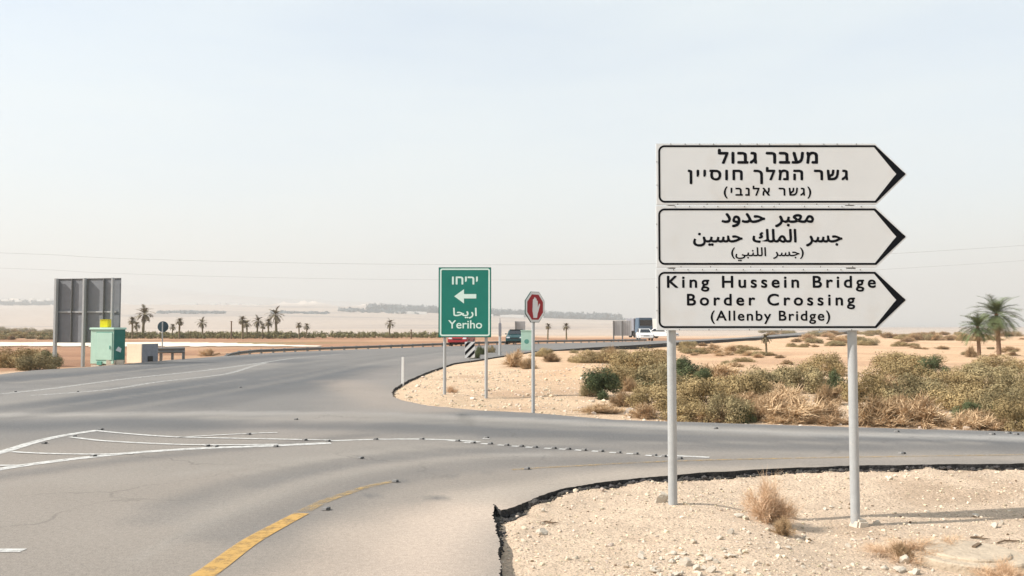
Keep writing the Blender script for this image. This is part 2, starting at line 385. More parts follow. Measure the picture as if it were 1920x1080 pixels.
def T(x, y, want_road=False):
    x = np.asarray(x, float); y = np.asarray(y, float); sh = x.shape
    x = np.atleast_1d(x); y = np.atleast_1d(y)
    r = np.hypot(x, y); a = x / np.maximum(y, 1.0) * (y > 0) + np.where(y <= 0, np.sign(x), 0)
    z = np.full(x.shape, -0.066)
    dr = np.full(x.shape, 50.0); inr = np.zeros(x.shape, bool); near = (r < 160)
    if near.any():
        dr[near] = seg_dist(x[near], y[near], ROAD_RAW, True); inr[near] = in_poly(x[near], y[near], ROAD)
    isl = (y < 12) & (y > -5) & (x > -1)
    z = z + np.where(isl, -0.155 * ss(1.8, 3.0, x) * ss(10.3, 8.9, y) + 0.05 * np.exp(-((x - 1.55) ** 2 + (y - 8.25) ** 2) / 0.45), 0)
    z = z + np.where(isl & (y < 8.3) & (x < 0.3), -0.035 * ss(0.22, 0.06, dr), 0)
    off = ss(0.0, 0.5, dr)
    z = z + np.where(isl, 0.11 * np.maximum(0, fbm(x, y, 0.28, 3, 91) + 0.08) * ss(0.5, 0.1, dr), 0)
    z = z - 0.13 * np.exp(-((x + 20.0) / 3.5) ** 2 - ((y - 40.0) / 2.6) ** 2) * ss(0.3, 2, dr)
    z = z + off * (0.035 * fbm(x, y, 0.9, 4, 3) * ss(14, 8, r) + 0.10 * fbm(x, y, 3.0, 4, 5) * ss(8, 15, y))
    z = z + 0.09 * np.exp(-((x + 1.6) ** 2 + (y - 21.4) ** 2) / 1.5) * off - 0.06 * ss(1.4, 0.2, np.abs(x + 0.4)) * ss(18, 20, y) * ss(23, 21, y) * off
    rightd = ss(2, 10, x - np.interp(y, FE[:, 1], FE[:, 0]) * 0) * ss(24, 60, y)
    z = z - 0.30 * rightd + 0.5 * off * rightd * fbm(x, y, 14, 3, 9)
    z = z + 0.42 * np.exp(-(((x - mound.x) / 1.5) ** 2 + ((y - mound.y) / 2.0) ** 2)) * off
    xf = np.interp(y, FE[:, 1], FE[:, 0]); left = (x < xf) & (y > 30)
    z = z - np.where(left, 0.40 * ss(0.1, 1.5, dr) * ss(44, 52, y), 0)
    z = z - 1.0 * ss(110, 500, r)
    z = z + 80 * ss(700, 3200, y) * ss(0.45, -0.35, a) + ss(300, 1500, r) * 5.0 * fbm(x, y, 300, 4, 21)
    z = z + 430 * ss(4300, 7200, y) * ss(0.25, -0.75, a) * (0.8 + 0.9 * fbm(x, y, 1800, 5, 31))
    for mx, my, mw, mh in MARL:
        z = z + mh * np.exp(-(((x - mx) / mw) ** 2) ** 1.5 - (((y - my) / (mw * 1.2)) ** 2)) * (0.4 + 3.2 * np.abs(fbm(x, y, mw * 0.6, 5, 41)))
    z = np.where(inr, np.minimum(z, -0.13), z)
    if want_road: return z, dr, inr
    return z.reshape(sh)
MARL = [(P(575, 575, 2900).x, 2900, 60, 20), (P(540, 575, 3000).x, 3000, 45, 14), (P(694, 575, 2800).x, 2800, 50, 16), (P(610, 575, 3000).x, 3000, 40, 12),
        (P(30, 565, 2700).x, 2700, 110, 16), (P(160, 565, 2900).x, 2900, 120, 12)]
def T1(x, y): return float(T(np.array([x]), np.array([y]))[0])

ang = np.concatenate([np.arange(-180, -46, 4.0), np.arange(-46, 46, 0.22), np.arange(46, 180, 4.0)])
rad = np.concatenate([[0.02, 0.5], np.exp(np.arange(math.log(1.0), math.log(11000), 0.0145))])
A, Rr = np.meshgrid(np.radians(ang), rad)
X = Rr * np.sin(A); Y = Rr * np.cos(A)
Z, DR, INR = T(X.ravel(), Y.ravel(), True)
X, Y = X.ravel(), Y.ravel()
na, nr = len(ang), len(rad)
ii = np.arange(nr - 1)[:, None] * na; jj = np.arange(na)[None, :]; jn = (jj + 1) % na
F = np.stack([ii + jj, ii + jn, ii + na + jn, ii + na + jj], -1).reshape(-1, 4)
def mixc(c, k, w): return c * (1 - w[:, None]) + np.array(k)[None, :] * w[:, None]
C = np.tile(np.array([[0.60, 0.475, 0.345]]), (len(X), 1))
C = mixc(C, (0.65, 0.55, 0.44), ss(16, 12, Y) * 0.9)
C = mixc(C, (0.44, 0.34, 0.25), ss(0.06, 0.26, fbm(X, Y, 0.8, 4, 57)) * ss(16, 12, Y) * 0.55)
C = mixc(C, (0.42, 0.30, 0.21), ss(0.02, 0.24, fbm(X, Y * 0.7, 1.6, 4, 58)) * ss(12.5, 14, Y) * ss(60, 30, Y) * (X > -5) * 0.6)
C = mixc(C, (0.66, 0.555, 0.44), ss(0.08, 0.3, fbm(X, Y, 2.2, 3, 50)) * ss(16, 12, Y))
C = mixc(C, (0.60, 0.43, 0.28), ss(4.5, 6.5, X) * ss(9.5, 7, Y) * 0.45 * (Y < 12))
C = mixc(C, (0.57, 0.41, 0.27), ss(18, 32, Y) * ss(-2, 4, X) * 0.9)
C = mixc(C, (0.45, 0.295, 0.195), ss(0.0, 0.28, fbm(X, Y, 9, 4, 51)) * ss(18, 30, Y) * ss(-2, 4, X) * 0.7)
lf = ss(0.0, 2.0, np.interp(Y, FE[:, 1], FE[:, 0]) - X) * (Y > 22)
C = mixc(C, (0.34, 0.20, 0.125), lf * ss(22, 32, Y) * ss(210, 170, Y))
C = mixc(C, (0.45, 0.31, 0.20), lf * ss(0.0, 0.25, fbm(X, Y, 16, 4, 52)) * ss(210, 170, Y) * 0.8)
C = mixc(C, (0.24, 0.135, 0.085), lf * ss(0.02, 0.3, fbm(X + 90, Y * 2.0, 11, 4, 53)) * ss(210, 170, Y) * 0.7)
C = mixc(C, (0.17, 0.20, 0.09), lf * np.exp(-(((X + 32) / 14) ** 2) - (((Y - 112) / 4) ** 2)) * 0.8)
C = mixc(C, (0.42, 0.37, 0.325), ss(170, 300, Y))
C = mixc(C, (0.50, 0.45, 0.40), ss(0.0, 0.25, fbm(X, Y * 0.4, 260, 4, 54)) * ss(250, 500, Y) * 0.9)
C = mixc(C, (0.24, 0.225, 0.22), ss(0.05, 0.25, fbm(X * 0.6, Y * 1.1, 190, 5, 59)) * ss(350, 700, Y) * 0.6)
C = mixc(C, (0.26, 0.24, 0.235), ss(0.10, 0.26, fbm(X * 0.5, Y * 1.3, 330, 4, 55)) * ss(500, 900, Y) * 0.75)
C = mixc(C, (0.74, 0.69, 0.63), 0.8 * np.clip(sum(np.exp(-((X - m[0]) / (m[2] * 1.1)) ** 2 - ((Y - m[1]) / (m[2] * 1.3)) ** 2) for m in MARL), 0, 1))
C = C * np.array([[1.03, 0.95, 0.885]])
C = C * (1 + 0.26 * fbm(X, Y, 1.3, 3, 60)[:, None])
tag(np_mesh("ground", np.stack([X, Y, Z], -1), F, M['sand'], smooth=True, color=C), kind="structure")

# ------------------------------------------------------------------ road sheet with its broken edge
def gp(pts): return [tuple(G(*p).xy) for p in pts]
def smooth_pts(pts, n=8):
    pts = [Vector((*p, 0)) for p in pts]; out = []
    for i in range(len(pts) - 1):
        p0, p1, p2, p3 = pts[max(i - 1, 0)], pts[i], pts[i + 1], pts[min(i + 2, len(pts) - 1)]
        for k in range(n):
            t = k / n
            out.append(0.5 * (2 * p1 + (p2 - p0) * t + (2 * p0 - 5 * p1 + 4 * p2 - p3) * t * t + (3 * p1 - p0 - 3 * p2 + p3) * t ** 3))
    return [(p.x, p.y) for p in out + [pts[-1]]]
def build_road():
    from mathutils.geometry import delaunay_2d_cdt
    pts = [Vector(p) for p in ROAD]; n = len(pts)
    rr = np.exp(np.arange(math.log(2.5), math.log(430), 0.022)); aa = np.radians(np.arange(-60, 62, 0.55))
    a2, r2 = np.meshgrid(aa, rr); gx = (r2 * np.sin(a2)).ravel(); gy = (r2 * np.cos(a2)).ravel()
    k = in_poly(gx, gy, ROAD) & (seg_dist(gx, gy, ROAD, True) > 0.008 * np.hypot(gx, gy))
    allp = pts + [Vector((x, y)) for x, y in zip(gx[k], gy[k])]
    v, e, f, ov, oe, of = delaunay_2d_cdt(allp, [(i, (i + 1) % n) for i in range(n)], [], 1, 1e-5)
    V = np.array([(p.x, p.y, 0.0) for p in v]); tris = np.array([t for t in f if len(t) == 3])
    ctr = V[tris].mean(1); tris = tris[in_poly(ctr[:, 0], ctr[:, 1], ROAD)]
    a_ = V[tris[:, 1]] - V[tris[:, 0]]; b_ = V[tris[:, 2]] - V[tris[:, 0]]
    flip = (a_[:, 0] * b_[:, 1] - a_[:, 1] * b_[:, 0]) < 0; tris[flip] = tris[flip][:, ::-1]
    x, y = V[:, 0], V[:, 1]
    base = np.tile(np.array([[0.235, 0.207, 0.179]]), (len(V), 1))
    base = mixc(base, (0.150, 0.146, 0.142), ss(9, 15, y) * 0.8)
    def stroke(c, pxs, w, k, soft=0.8):
        nonlocal base
        q = [tuple(G(*p).xy) for p in pxs]
        dd = seg_dist(x, y, q) + fbm(x, y, max(0.4, w), 3, 77) * w * 0.7
        base = mixc(base, c, ss(w * (1 + soft), w * (1 - soft), dd) * k)
    dk, pl = (0.078, 0.083, 0.09), (0.31, 0.295, 0.275)
    stroke(dk, [(270, 745), (430, 725), (560, 712), (700, 690)], 2.3, 0.75)
    stroke(dk, [(150, 742), (300, 716), (480, 690), (560, 675)], 1.6, 0.5)
    stroke(dk, [(0, 712), (200, 698), (330, 685), (470, 670), (620, 662)], 1.2, 0.7)
    stroke(dk, [(-300, 800), (0, 800), (220, 792), (450, 800), (640, 797), (950, 801), (1300, 808), (1920, 826)], 0.7, 0.55)
    stroke((0.136, 0.136, 0.136), [(760, 762), (900, 777), (1150, 793), (1500, 804), (1920, 816)], 0.45, 0.7)
    stroke(dk, [(950, 815), (1300, 824), (1920, 838)], 0.8, 0.35)
    stroke(pl, [(-300, 776), (0, 778), (400, 775), (700, 776), (950, 786), (1200, 799), (1500, 812), (1920, 822)], 0.30, 0.85)
    stroke((0.256, 0.236, 0.212), [(0, 752), (160, 727), (350, 704), (500, 682)], 0.9, 0.6)
    stroke((0.264, 0.232, 0.200), [(0, 860), (300, 830), (640, 822)], 1.0, 0.5)
    stroke((0.288, 0.240, 0.200), [(640, 715), (690, 735), (740, 758), (820, 768)], 0.7, 0.6)
    stroke((0.272, 0.240, 0.212), [(560, 800), (700, 770), (720, 700), (850, 668)], 1.1, 0.45)
    stroke((0.37, 0.305, 0.25), [(640, 1080), (700, 1000), (850, 955), (905, 940)], 0.42, 0.75)
    stroke((0.43, 0.35, 0.285), [(760, 1200), (790, 1080), (830, 1000), (890, 960)], 0.40, 0.85)
    stroke((0.344, 0.296, 0.248), [(905, 930), (1000, 915), (1100, 897), (1250, 882), (1500, 868), (1920, 862)], 0.35, 0.7)
    stroke(pl, [(930, 850), (1020, 851)], 0.10, 0.8); stroke(pl, [(800, 851), (900, 850)], 0.08, 0.5)
    stroke((0.072, 0.072, 0.072), [(868, 776), (874, 788), (880, 796)], 0.10, 0.8)
    stroke((0.136, 0.128, 0.120), [(625, 928), (760, 932), (905, 937)], 0.02, 0.9)
    stroke((0.136, 0.128, 0.120), [(560, 948), (720, 905), (950, 884)], 0.02, 0.7)
    rw = random.Random(17)                               # tyre worn streaks following the lanes
    for path, n_, sp in (([(-200, 812), (200, 760), (500, 712), (700, 676), (860, 655)], 9, 5.5), ([(-300, 792), (300, 786), (700, 790), (1000, 803), (1400, 818), (1920, 834)], 10, 2.4),
                         ([(60, 1100), (330, 975), (620, 885), (900, 852), (1250, 846), (1920, 846)], 9, 2.0), ([(-300, 960), (200, 880), (560, 840), (850, 812), (1200, 812)], 6, 2.0), ([(-100, 735), (200, 706), (420, 682), (600, 664)], 6, 3.0)):
        q = [Vector(p) for p in smooth_pts(gp(path), 5)]
        for k in range(n_):
            off_ = rw.uniform(-sp / 2, sp / 2); a0, a1 = sorted((rw.random(), rw.random())); i0, i1 = int(a0 * 0.6 * len(q)), int((0.45 + 0.55 * a1) * len(q)) + 1
            pp = []
            for i in range(i0, min(i1, len(q))):
                t = (q[min(i + 1, len(q) - 1)] - q[max(i - 1, 0)]).normalized(); pp.append((q[i].x - t.y * off_, q[i].y + t.x * off_))
            if len(pp) < 2: continue
            w_ = rw.uniform(.08, .30); dd = seg_dist(x, y, pp) + fbm(x, y, .5, 3, 78) * w_ * 0.8; dkk = rw.random() < .62
            base = mixc(base, (0.115, 0.112, 0.11) if dkk else (0.27, 0.245, 0.215), ss(w_ * 1.9, w_ * .2, dd) * rw.uniform(.2, .5))
    base = base * (1 + 0.13 * fbm(x, y * 1.6, 1.4, 4, 71)[:, None]) * (1 + 0.12 * fbm(x * 0.35, y, 2.6, 3, 72)[:, None])
    nb = len(ROAD)
    top = len(V); kd = {}
    rim = np.array([(p[0], p[1]) for p in ROAD])
    lower = rim + np.random.RandomState(3).uniform(-0.03, 0.03, rim.shape)
    W = np.concatenate([np.c_[rim, np.zeros(nb) - 0.0005], np.c_[lower, np.full(nb, -0.35)]])
    o = np_mesh("road", V, tris, [M['asphalt']], smooth=True, color=base)
    tag(o, kind="structure")
    sk = [(i, (i + 1) % nb, nb + (i + 1) % nb, nb + i) for i in range(nb)]
    tag(np_mesh("road_edge", W, sk, M['asphalt_edge']), kind="structure")
build_road()

def strip(mb, pts, w, z=0.005, w2=None):
    pts = [Vector((p[0], p[1])) for p in pts]; L = []
    n = len(pts)
    for i, p in enumerate(pts):
        t = (pts[min(i + 1, n - 1)] - pts[max(i - 1, 0)]).normalized(); nn = Vector((-t.y, t.x))
        ww = (w + (w2 - w) * i / (n - 1)) if w2 is not None else w
        L += [(p.x + nn.x * ww / 2, p.y + nn.y * ww / 2, z), (p.x - nn.x * ww / 2, p.y - nn.y * ww / 2, z)]
    mb.add(L, [(2 * i, 2 * i + 1, 2 * i + 3, 2 * i + 2) for i in range(n - 1)])
mb = MB(); strip(mb, smooth_pts(gp([(332, 1105), (388, 1075), (466, 1018), (528, 983), (566, 963)])), 0.18, 0.005, 0.14)
tag(mb.build("yellow_edge_line", M['yellow_paint']), kind="structure")
mb = MB(); strip(mb, smooth_pts(gp([(569, 960), (600, 944), (640, 929), (690, 913), (738, 903)])), 0.13, 0.005, 0.10)
strip(mb, smooth_pts(gp([(960, 881), (1080, 874), (1240, 866), (1420, 861), (1700, 856), (1920, 853)])), 0.07)
tag(mb.build("faded_yellow_edge_line", M['faded_yellow']), kind="structure")
mb = MB()
strip(mb, smooth_pts(gp([(-160, 893), (0, 849), (70, 828), (125, 816), (185, 807)])), 0.17)
strip(mb, smooth_pts(gp([(-160, 912), (0, 880), (130, 862), (250, 849.5), (380, 841), (500, 836.5), (620, 831)])), 0.19)
strip(mb, smooth_pts(gp([(182, 808.5), (240, 814), (330, 820), (480, 823.5), (620, 826)])), 0.09, 0.009)
strip(mb, smooth_pts(gp([(132, 820), (190, 827), (300, 833), (400, 835), (520, 834)])), 0.09, 0.009)
strip(mb, smooth_pts(gp([(22, 848), (80, 851), (160, 852.5), (250, 851.5)])), 0.085, 0.009)
strip(mb, gp([(-40, 874), (44, 873.5)]), 0.085, 0.009)
strip(mb, smooth_pts(gp([(330, 821), (400, 817), (480, 813), (520, 812)])), 0.07, 0.009)
tag(mb.build("hatched_marking", M['white_paint']), kind="structure")
mb = MB()
strip(mb, smooth_pts(gp([(620, 827), (720, 824), (820, 824.5), (900, 829)])), 0.10)
dots = [(858, 827.5), (887, 831), (919, 833), (950, 835.5), (977, 837.5), (1003, 839.5), (1038, 841.5), (1065, 843), (1095, 845), (1127, 847), (1160, 849.5), (1192, 851.7), (1227, 855), (1245, 856.5), (1274, 860.5)]
for (x, y) in dots: strip(mb, gp([(x - 17, y - 0.8), (x - 4, y)]), 0.085)
strip(mb, gp([(1240, 854), (1330, 858)]), 0.10)
strip(mb, gp([(-20, 1033), (44, 1033)]), 0.10); strip(mb, gp([(905, 822.5), (918, 823)]), 0.08)
tag(mb.build("dashed_guide_line", M['white_paint']), kind="structure")
mb = MB()
strip(mb, smooth_pts(gp([(0, 739), (60, 733), (110, 727), (250, 709), (400, 693), (520, 676), (560, 671), (640, 664)])), 0.24)
strip(mb, smooth_pts(gp([(60, 742), (200, 731), (300, 716), (420, 702), (470, 688), (500, 680)])), 0.22)
tag(mb.build("faded_lane_line", M['faded_paint']), kind="structure")

# pale dirt track across the left field
tr = smooth_pts([tuple(G(x, y, -0.5).xy) for x, y in ((-300, 646), (0, 646.5), (180, 646), (300, 646.5), (400, 647.5), (500, 649), (600, 651))], 10)
V, Fq = [], []
for i, (x, y) in enumerate(tr):
    w = np.interp(i / len(tr), [0, 0.55, 0.8, 1], [13, 11, 5, 1.0])
    for k in range(5):
        yy = y + (k - 2) / 2 * w * (1 + 0.15 * math.sin(i * 1.7 + k)); V.append((x, yy, T1(x, yy) + 0.06))
for i in range(len(tr) - 1):
    for k in range(4): Fq.append((i * 5 + k, (i + 1) * 5 + k, (i + 1) * 5 + k + 1, i * 5 + k + 1))
tag(np_mesh("dirt_track", V, Fq, M['track'], smooth=True), kind="structure")
# ------------------------------------------------------------------ lettering
AR = {'ا': (0xFE8D, 0xFE8E, 0xFE8D, 0xFE8E), 'ب': (0xFE8F, 0xFE90, 0xFE91, 0xFE92), 'ج': (0xFE9D, 0xFE9E, 0xFE9F, 0xFEA0), 'ح': (0xFEA1, 0xFEA2, 0xFEA3, 0xFEA4),
      'د': (0xFEA9, 0xFEAA, 0xFEA9, 0xFEAA), 'ر': (0xFEAD, 0xFEAE, 0xFEAD, 0xFEAE), 'س': (0xFEB1, 0xFEB2, 0xFEB3, 0xFEB4), 'ع': (0xFEC9, 0xFECA, 0xFECB, 0xFECC),
      'ك': (0xFED9, 0xFEDA, 0xFEDB, 0xFEDC), 'ل': (0xFEDD, 0xFEDE, 0xFEDF, 0xFEE0), 'م': (0xFEE1, 0xFEE2, 0xFEE3, 0xFEE4), 'ن': (0xFEE5, 0xFEE6, 0xFEE7, 0xFEE8),
      'و': (0xFEED, 0xFEEE, 0xFEED, 0xFEEE), 'ي': (0xFEF1, 0xFEF2, 0xFEF3, 0xFEF4)}
MIR = {'(': ')', ')': '('}
def heb(s): return ''.join(MIR.get(c, c) for c in reversed(s))
def arab(s):
    out = []
    for i, ch in enumerate(s):
        if ch not in AR: out.append(MIR.get(ch, ch)); continue
        pv = i > 0 and s[i - 1] in AR and s[i - 1] not in 'ادرو'
        nx = i + 1 < len(s) and s[i + 1] in AR and ch not in 'ادرو'
        f = AR[ch]; out.append(chr(f[3] if pv and nx else f[1] if pv else f[2] if nx else f[0]))
    return ''.join(reversed(out))
try: LATIN = bpy.data.fonts.load(bpy.utils.system_resource('DATAFILES', path='fonts/Inter.woff2'))
except Exception: LATIN = None
def lettering(lines, y, m, parent, name="text_line", wide=1.05):
    """lines: (text, x0, z0, x1, z1, boldness, spacing, latin) - each fitted to its box in the plane of the board"""
    for text, x0, z0, x1, z1, bold, sp, latin in lines:
        cu = bpy.data.curves.new("text", 'FONT'); cu.body = text; cu.size = 1.0; cu.space_character = sp; cu.resolution_u = 6
        if latin and LATIN: cu.font = LATIN
        to = bpy.data.objects.new("text", cu); col.objects.link(to); bpy.context.view_layer.update()
        if sp != 1.0:
            want = (x1 - x0) / (z1 - z0) / wide; g_ = []
            for v_ in (1.0, 1.4):
                cu.space_character = v_; bpy.context.view_layer.update(); g_.append(to.dimensions.x / to.dimensions.y)
            cu.space_character = min(1.9, max(0.9, 1.0 + 0.4 * (want - g_[0]) / (g_[1] - g_[0]))); bpy.context.view_layer.update()
        else:
            cu.space_word = 1.7; bpy.context.view_layer.update()
        me = bpy.data.meshes.new_from_object(to.evaluated_get(bpy.context.evaluated_depsgraph_get()))
        vs = [v.co.copy() for v in me.vertices]; fs = [tuple(p.vertices) for p in me.polygons]
        bpy.data.objects.remove(to); bpy.data.curves.remove(cu); bpy.data.meshes.remove(me)
        par = list(range(len(vs)))
        def find(i):
            while par[i] != i: par[i] = par[par[i]]; i = par[i]
            return i
        for f in fs:
            for q in f[1:]: par[find(q)] = find(f[0])
        isl = {}
        for i in range(len(vs)): isl.setdefault(find(i), len(isl))
        a0, a1 = min(v.x for v in vs), max(v.x for v in vs); b0, b1 = min(v.y for v in vs), max(v.y for v in vs)
        e = bold * (z1 - z0) / (b1 - b0); V, Fs = [], []
        x0, x1, z0, z1 = x0 + e, x1 - e, z0 + e, z1 - e
        for c_, (ex, ez) in enumerate(((0, 0), (e, .5 * e), (-e, -.5 * e), (-.5 * e, e), (.5 * e, -e))):   # shifted copies make the strokes bold
            base_ = len(V)
            for i, v in enumerate(vs):
                V.append((x0 + (v.x - a0) / (a1 - a0) * (x1 - x0) + ex, y - 0.00004 * (isl[find(i)] % 4) - 0.00016 * c_, z0 + (v.y - b0) / (b1 - b0) * (z1 - z0) + ez))
            Fs += [tuple(base_ + k for k in f) for f in fs]
        me = bpy.data.meshes.new(name); me.from_pydata(V, [], Fs); me.update()
        link_mesh(name, me, m, parent)

# ------------------------------------------------------------------ the large white direction sign
YS = 8.25
def wp(px, py, Y=YS): p = P(px, py, Y); return p.x, p.z
base = Vector((P(1260, 942, YS).x, YS, -0.04))
big = thing("direction_sign", "large white three-board arrow sign pointing right to King Hussein Bridge on two steel poles", "road sign", base)
def loc(px, py): x, z = wp(px, py); return x - base.x, z - base.z
xl, xr = loc(1260.5, 500)[0], loc(1601, 500)[0]
for xx in (xl, xr):
    gz = T1(base.x + xx, YS) - base.z
    m_ = MB(); m_.tube([(xx, 0.075, gz - 0.3), (xx, 0.075, loc(1400, 275)[1])], 0.044, 20)
    o = m_.build("pole", M['steel'], big, smooth=True)
    m_ = MB(); m_.tube([(xx, 0.075, loc(1400, 275)[1]), (xx, 0.075, loc(1400, 275)[1] + 0.012)], 0.047, 16); m_.build("pole_cap", M['steel_dark'], o)
boards = [(269.0, 384.0, 272.3, 380.2), (386.0, 501.5, 390.8, 496.7), (504.3, 619.5, 509.6, 615.2)]
texts = [[(heb('מעבר גבול'), 1346, 279, 1533.5, 307.5, .034, 1.12, 0), (heb('גשר המלך חוסיין'), 1289.5, 313, 1590, 345.5, .034, 1.12, 0), (heb('(גשר אלנבי)'), 1357, 348, 1521, 372.5, .026, 1.1, 0)],
         [(arab('معبر حدود'), 1352.5, 399, 1526, 426.5, .026, 1.0, 0), (arab('جسر الملك حسين'), 1299.5, 429, 1579.5, 462.5, .028, 1.0, 0), (arab('(جسر اللنبي)'), 1371, 463.5, 1507, 490, .020, 1.0, 0)],
         [('King Hussein Bridge', 1250.5, 517, 1642, 547, .024, 1.17, 1), ('Border Crossing', 1288, 550.5, 1603, 580, .024, 1.17, 1), ('(Allenby Bridge)', 1332.5, 582, 1556.5, 607.5, .020, 1.1, 1)]]
TH = 0.022
for bi, (t0, t1, f0, f1) in enumerate(boards):
    x0, z1 = loc(1230, t0); xk, z0 = loc(1643, t1); xt, zm = loc(1700.5, (t0 + t1) / 2)
    m_ = MB()
    nose = [(xt - 0.012, zm - 0.016), (xt, zm - 0.005), (xt, zm + 0.005), (xt - 0.012, zm + 0.016)]
    m_.prism([(x0, z0), (xk, z0)] + nose + [(xk, z1), (x0, z1)], 0.0, TH)
    bd = m_.build("board", M['sign_white'], big, bevel=0.003)
    # black border: rounded left corners, heavy chevron at the right
    bx0, bz1 = loc(1234.0, f0); bxk, bz0 = loc(1643, f1); bxt, bzm = loc(1697.8, (f0 + f1) / 2); t = 0.0195; n = 7; r = 0.062
    def arc(cx, cz, rr, a0, a1): return [(cx + rr * math.cos(R(a0 + (a1 - a0) * k / n)), cz + rr * math.sin(R(a0 + (a1 - a0) * k / n))) for k in range(n + 1)]
    tl_o, bl_o = arc(bx0 + r, bz1 - r, r, 90, 180), arc(bx0 + r, bz0 + r, r, 180, 270)
    tl_i, bl_i = arc(bx0 + r, bz1 - r, r - t, 90, 180), arc(bx0 + r, bz0 + r, r - t, 180, 270)
    ixt = bxt - 0.090
    outer = tl_o + bl_o + [(bxk, bz0), (bxt - 0.03, bzm - 0.030), (bxt - 0.004, bzm - 0.008), (bxt, bzm), (bxt - 0.004, bzm + 0.008), (bxt - 0.03, bzm + 0.030), (bxk, bz1)]
    inner = tl_i + bl_i + [(bxk - 0.012, bz0 + t), (ixt - 0.030, bzm - 0.034), (ixt - 0.004, bzm - 0.006), (ixt, bzm), (ixt - 0.004, bzm + 0.006), (ixt - 0.030, bzm + 0.034), (bxk - 0.012, bz1 - t)]
    m_ = MB(); ring(m_, outer, inner, -0.0014, -0.0004); m_.build("border", M['sign_black'], bd)
    ls = []
    for (s, px0, py0, px1, py1, bo, sp, la) in texts[bi]:
        a, b = loc(px0, py1); c, d_ = loc(px1, py0); ls.append((s, a, b, c, d_, bo, sp, la))
    lettering(ls, -0.0008, M['sign_black'], bd)
    # small clips folded over the rim of the board
    spots = [(loc(px + (bi * 7) % 11, 300)[0], z1 - 0.007) for px in (1258, 1285, 1312, 1338, 1388, 1420, 1443, 1500, 1545, 1570, 1606)]
    spots += [(loc(px + (bi * 5) % 9, 300)[0], z0 + 0.006) for px in (1270, 1325, 1400, 1460, 1530, 1590)] + [(x0 + 0.006, z0 + (z1 - z0) * f) for f in (0.32, 0.7)]
    for k, (xx, zz) in enumerate(spots):
        if k == 0 and bi == 0:
            clip0 = MB().box((0, 0, 0), (0.007, 0.004, 0.012)).build("rim_clip", M['steel_dark'], bd); c_ = clip0
        else:
            c_ = clip0.copy(); col.objects.link(c_); c_.parent = bd
        c_.location = (xx, -0.0015, zz)
    m_ = MB(); m_.box(((x0 + xk) / 2, 0.030, z0 + 0.13), (xk - x0 - 0.2, 0.016, 0.04)); m_.box(((x0 + xk) / 2, 0.030, z1 - 0.13), (xk - x0 - 0.2, 0.016, 0.04))
    m_.build("back_rail", M['steel'], bd)
m_ = MB(); rn = random.Random(5)
q = P(1606, 990, YS - 0.05)
m_.box((0, 0, 0.0), (0.17, 0.15, 0.12), (0.1, 0.1, 0.4), 0.75)
o = tag(m_.build("concrete_footing", M['concrete'], None, bevel=0.02), "pale concrete lump round the foot of the right sign pole", "footing"); o.location = (base.x + xr + 0.035, YS + 0.07, T1(base.x + xr, YS) + 0.01)

# ------------------------------------------------------------------ the green town sign
YY = 21.4
bx = P(872, 740, YY).x
town = thing("place_sign", "green Yeriho sign with white arrow pointing left on two grey poles", "road sign", (bx, YY, 0.0))
def lt(px, py): p = P(px, py, YY); return p.x - bx, p.z
for px, pb in ((833.5, 735), (911.5, 747)):
    xx = lt(px, 650)[0]; m_ = MB(); m_.tube([(xx, 0.07, T1(bx + xx, YY + 0.07) - 0.3), (xx, 0.07, lt(px, 506)[1])], 0.04, 16); m_.build("pole", M['steel'], town, smooth=True)
x0, z0 = lt(822, 632.5); x1, z1 = lt(921, 501.2)
m_ = MB(); m_.box(((x0 + x1) / 2, 0.012, (z0 + z1) / 2), (x1 - x0, 0.024, z1 - z0)); bd = m_.build("sign_panel", M['sign_dark_green'], town, bevel=0.004)
m_ = MB(); m_.prism(rrect(x0 + 0.008, z0 + 0.008, x1 - 0.008, z1 - 0.008, 0.03), -0.003, -0.0005); m_.build("sign_face", M['sign_green'], bd)
a, b = lt(824.6, 630.2); c, d_ = lt(918.6, 503.4)
m_ = MB(); ring(m_, rrect(a, b, c, d_, 0.06), rrect(a + 0.037, b + 0.037, c - 0.037, d_ - 0.037, 0.03), -0.006, -0.0035); m_.build("border", M['sign_mint'], bd)
ls = []
for s, q0, r0, q1, r1, bo, sp, la in [(heb('יריחו'), 847.5, 518.5, 896, 533.5, .022, 1.18, 0), (arab('اريحا'), 849.5, 577, 894, 597.5, .020, 1.0, 0), ('Yeriho', 840.5, 600.5, 904, 616, .012, 1.15, 1)]:
    u0, v0 = lt(q0, r1); u1, v1 = lt(q1, r0); ls.append((s, u0, v0, u1, v1, bo, sp, la))
lettering(ls, -0.0042, M['sign_mint'], bd)
ap = [(851.7, 555.5), (870, 569), (870, 559.6), (893, 559.6), (893, 551.4), (870, 551.4), (870, 542.3)]
m_ = MB(); m_.prism([lt(*p) for p in ap], -0.0055, -0.0035); m_.build("arrow", M['sign_mint'], bd)

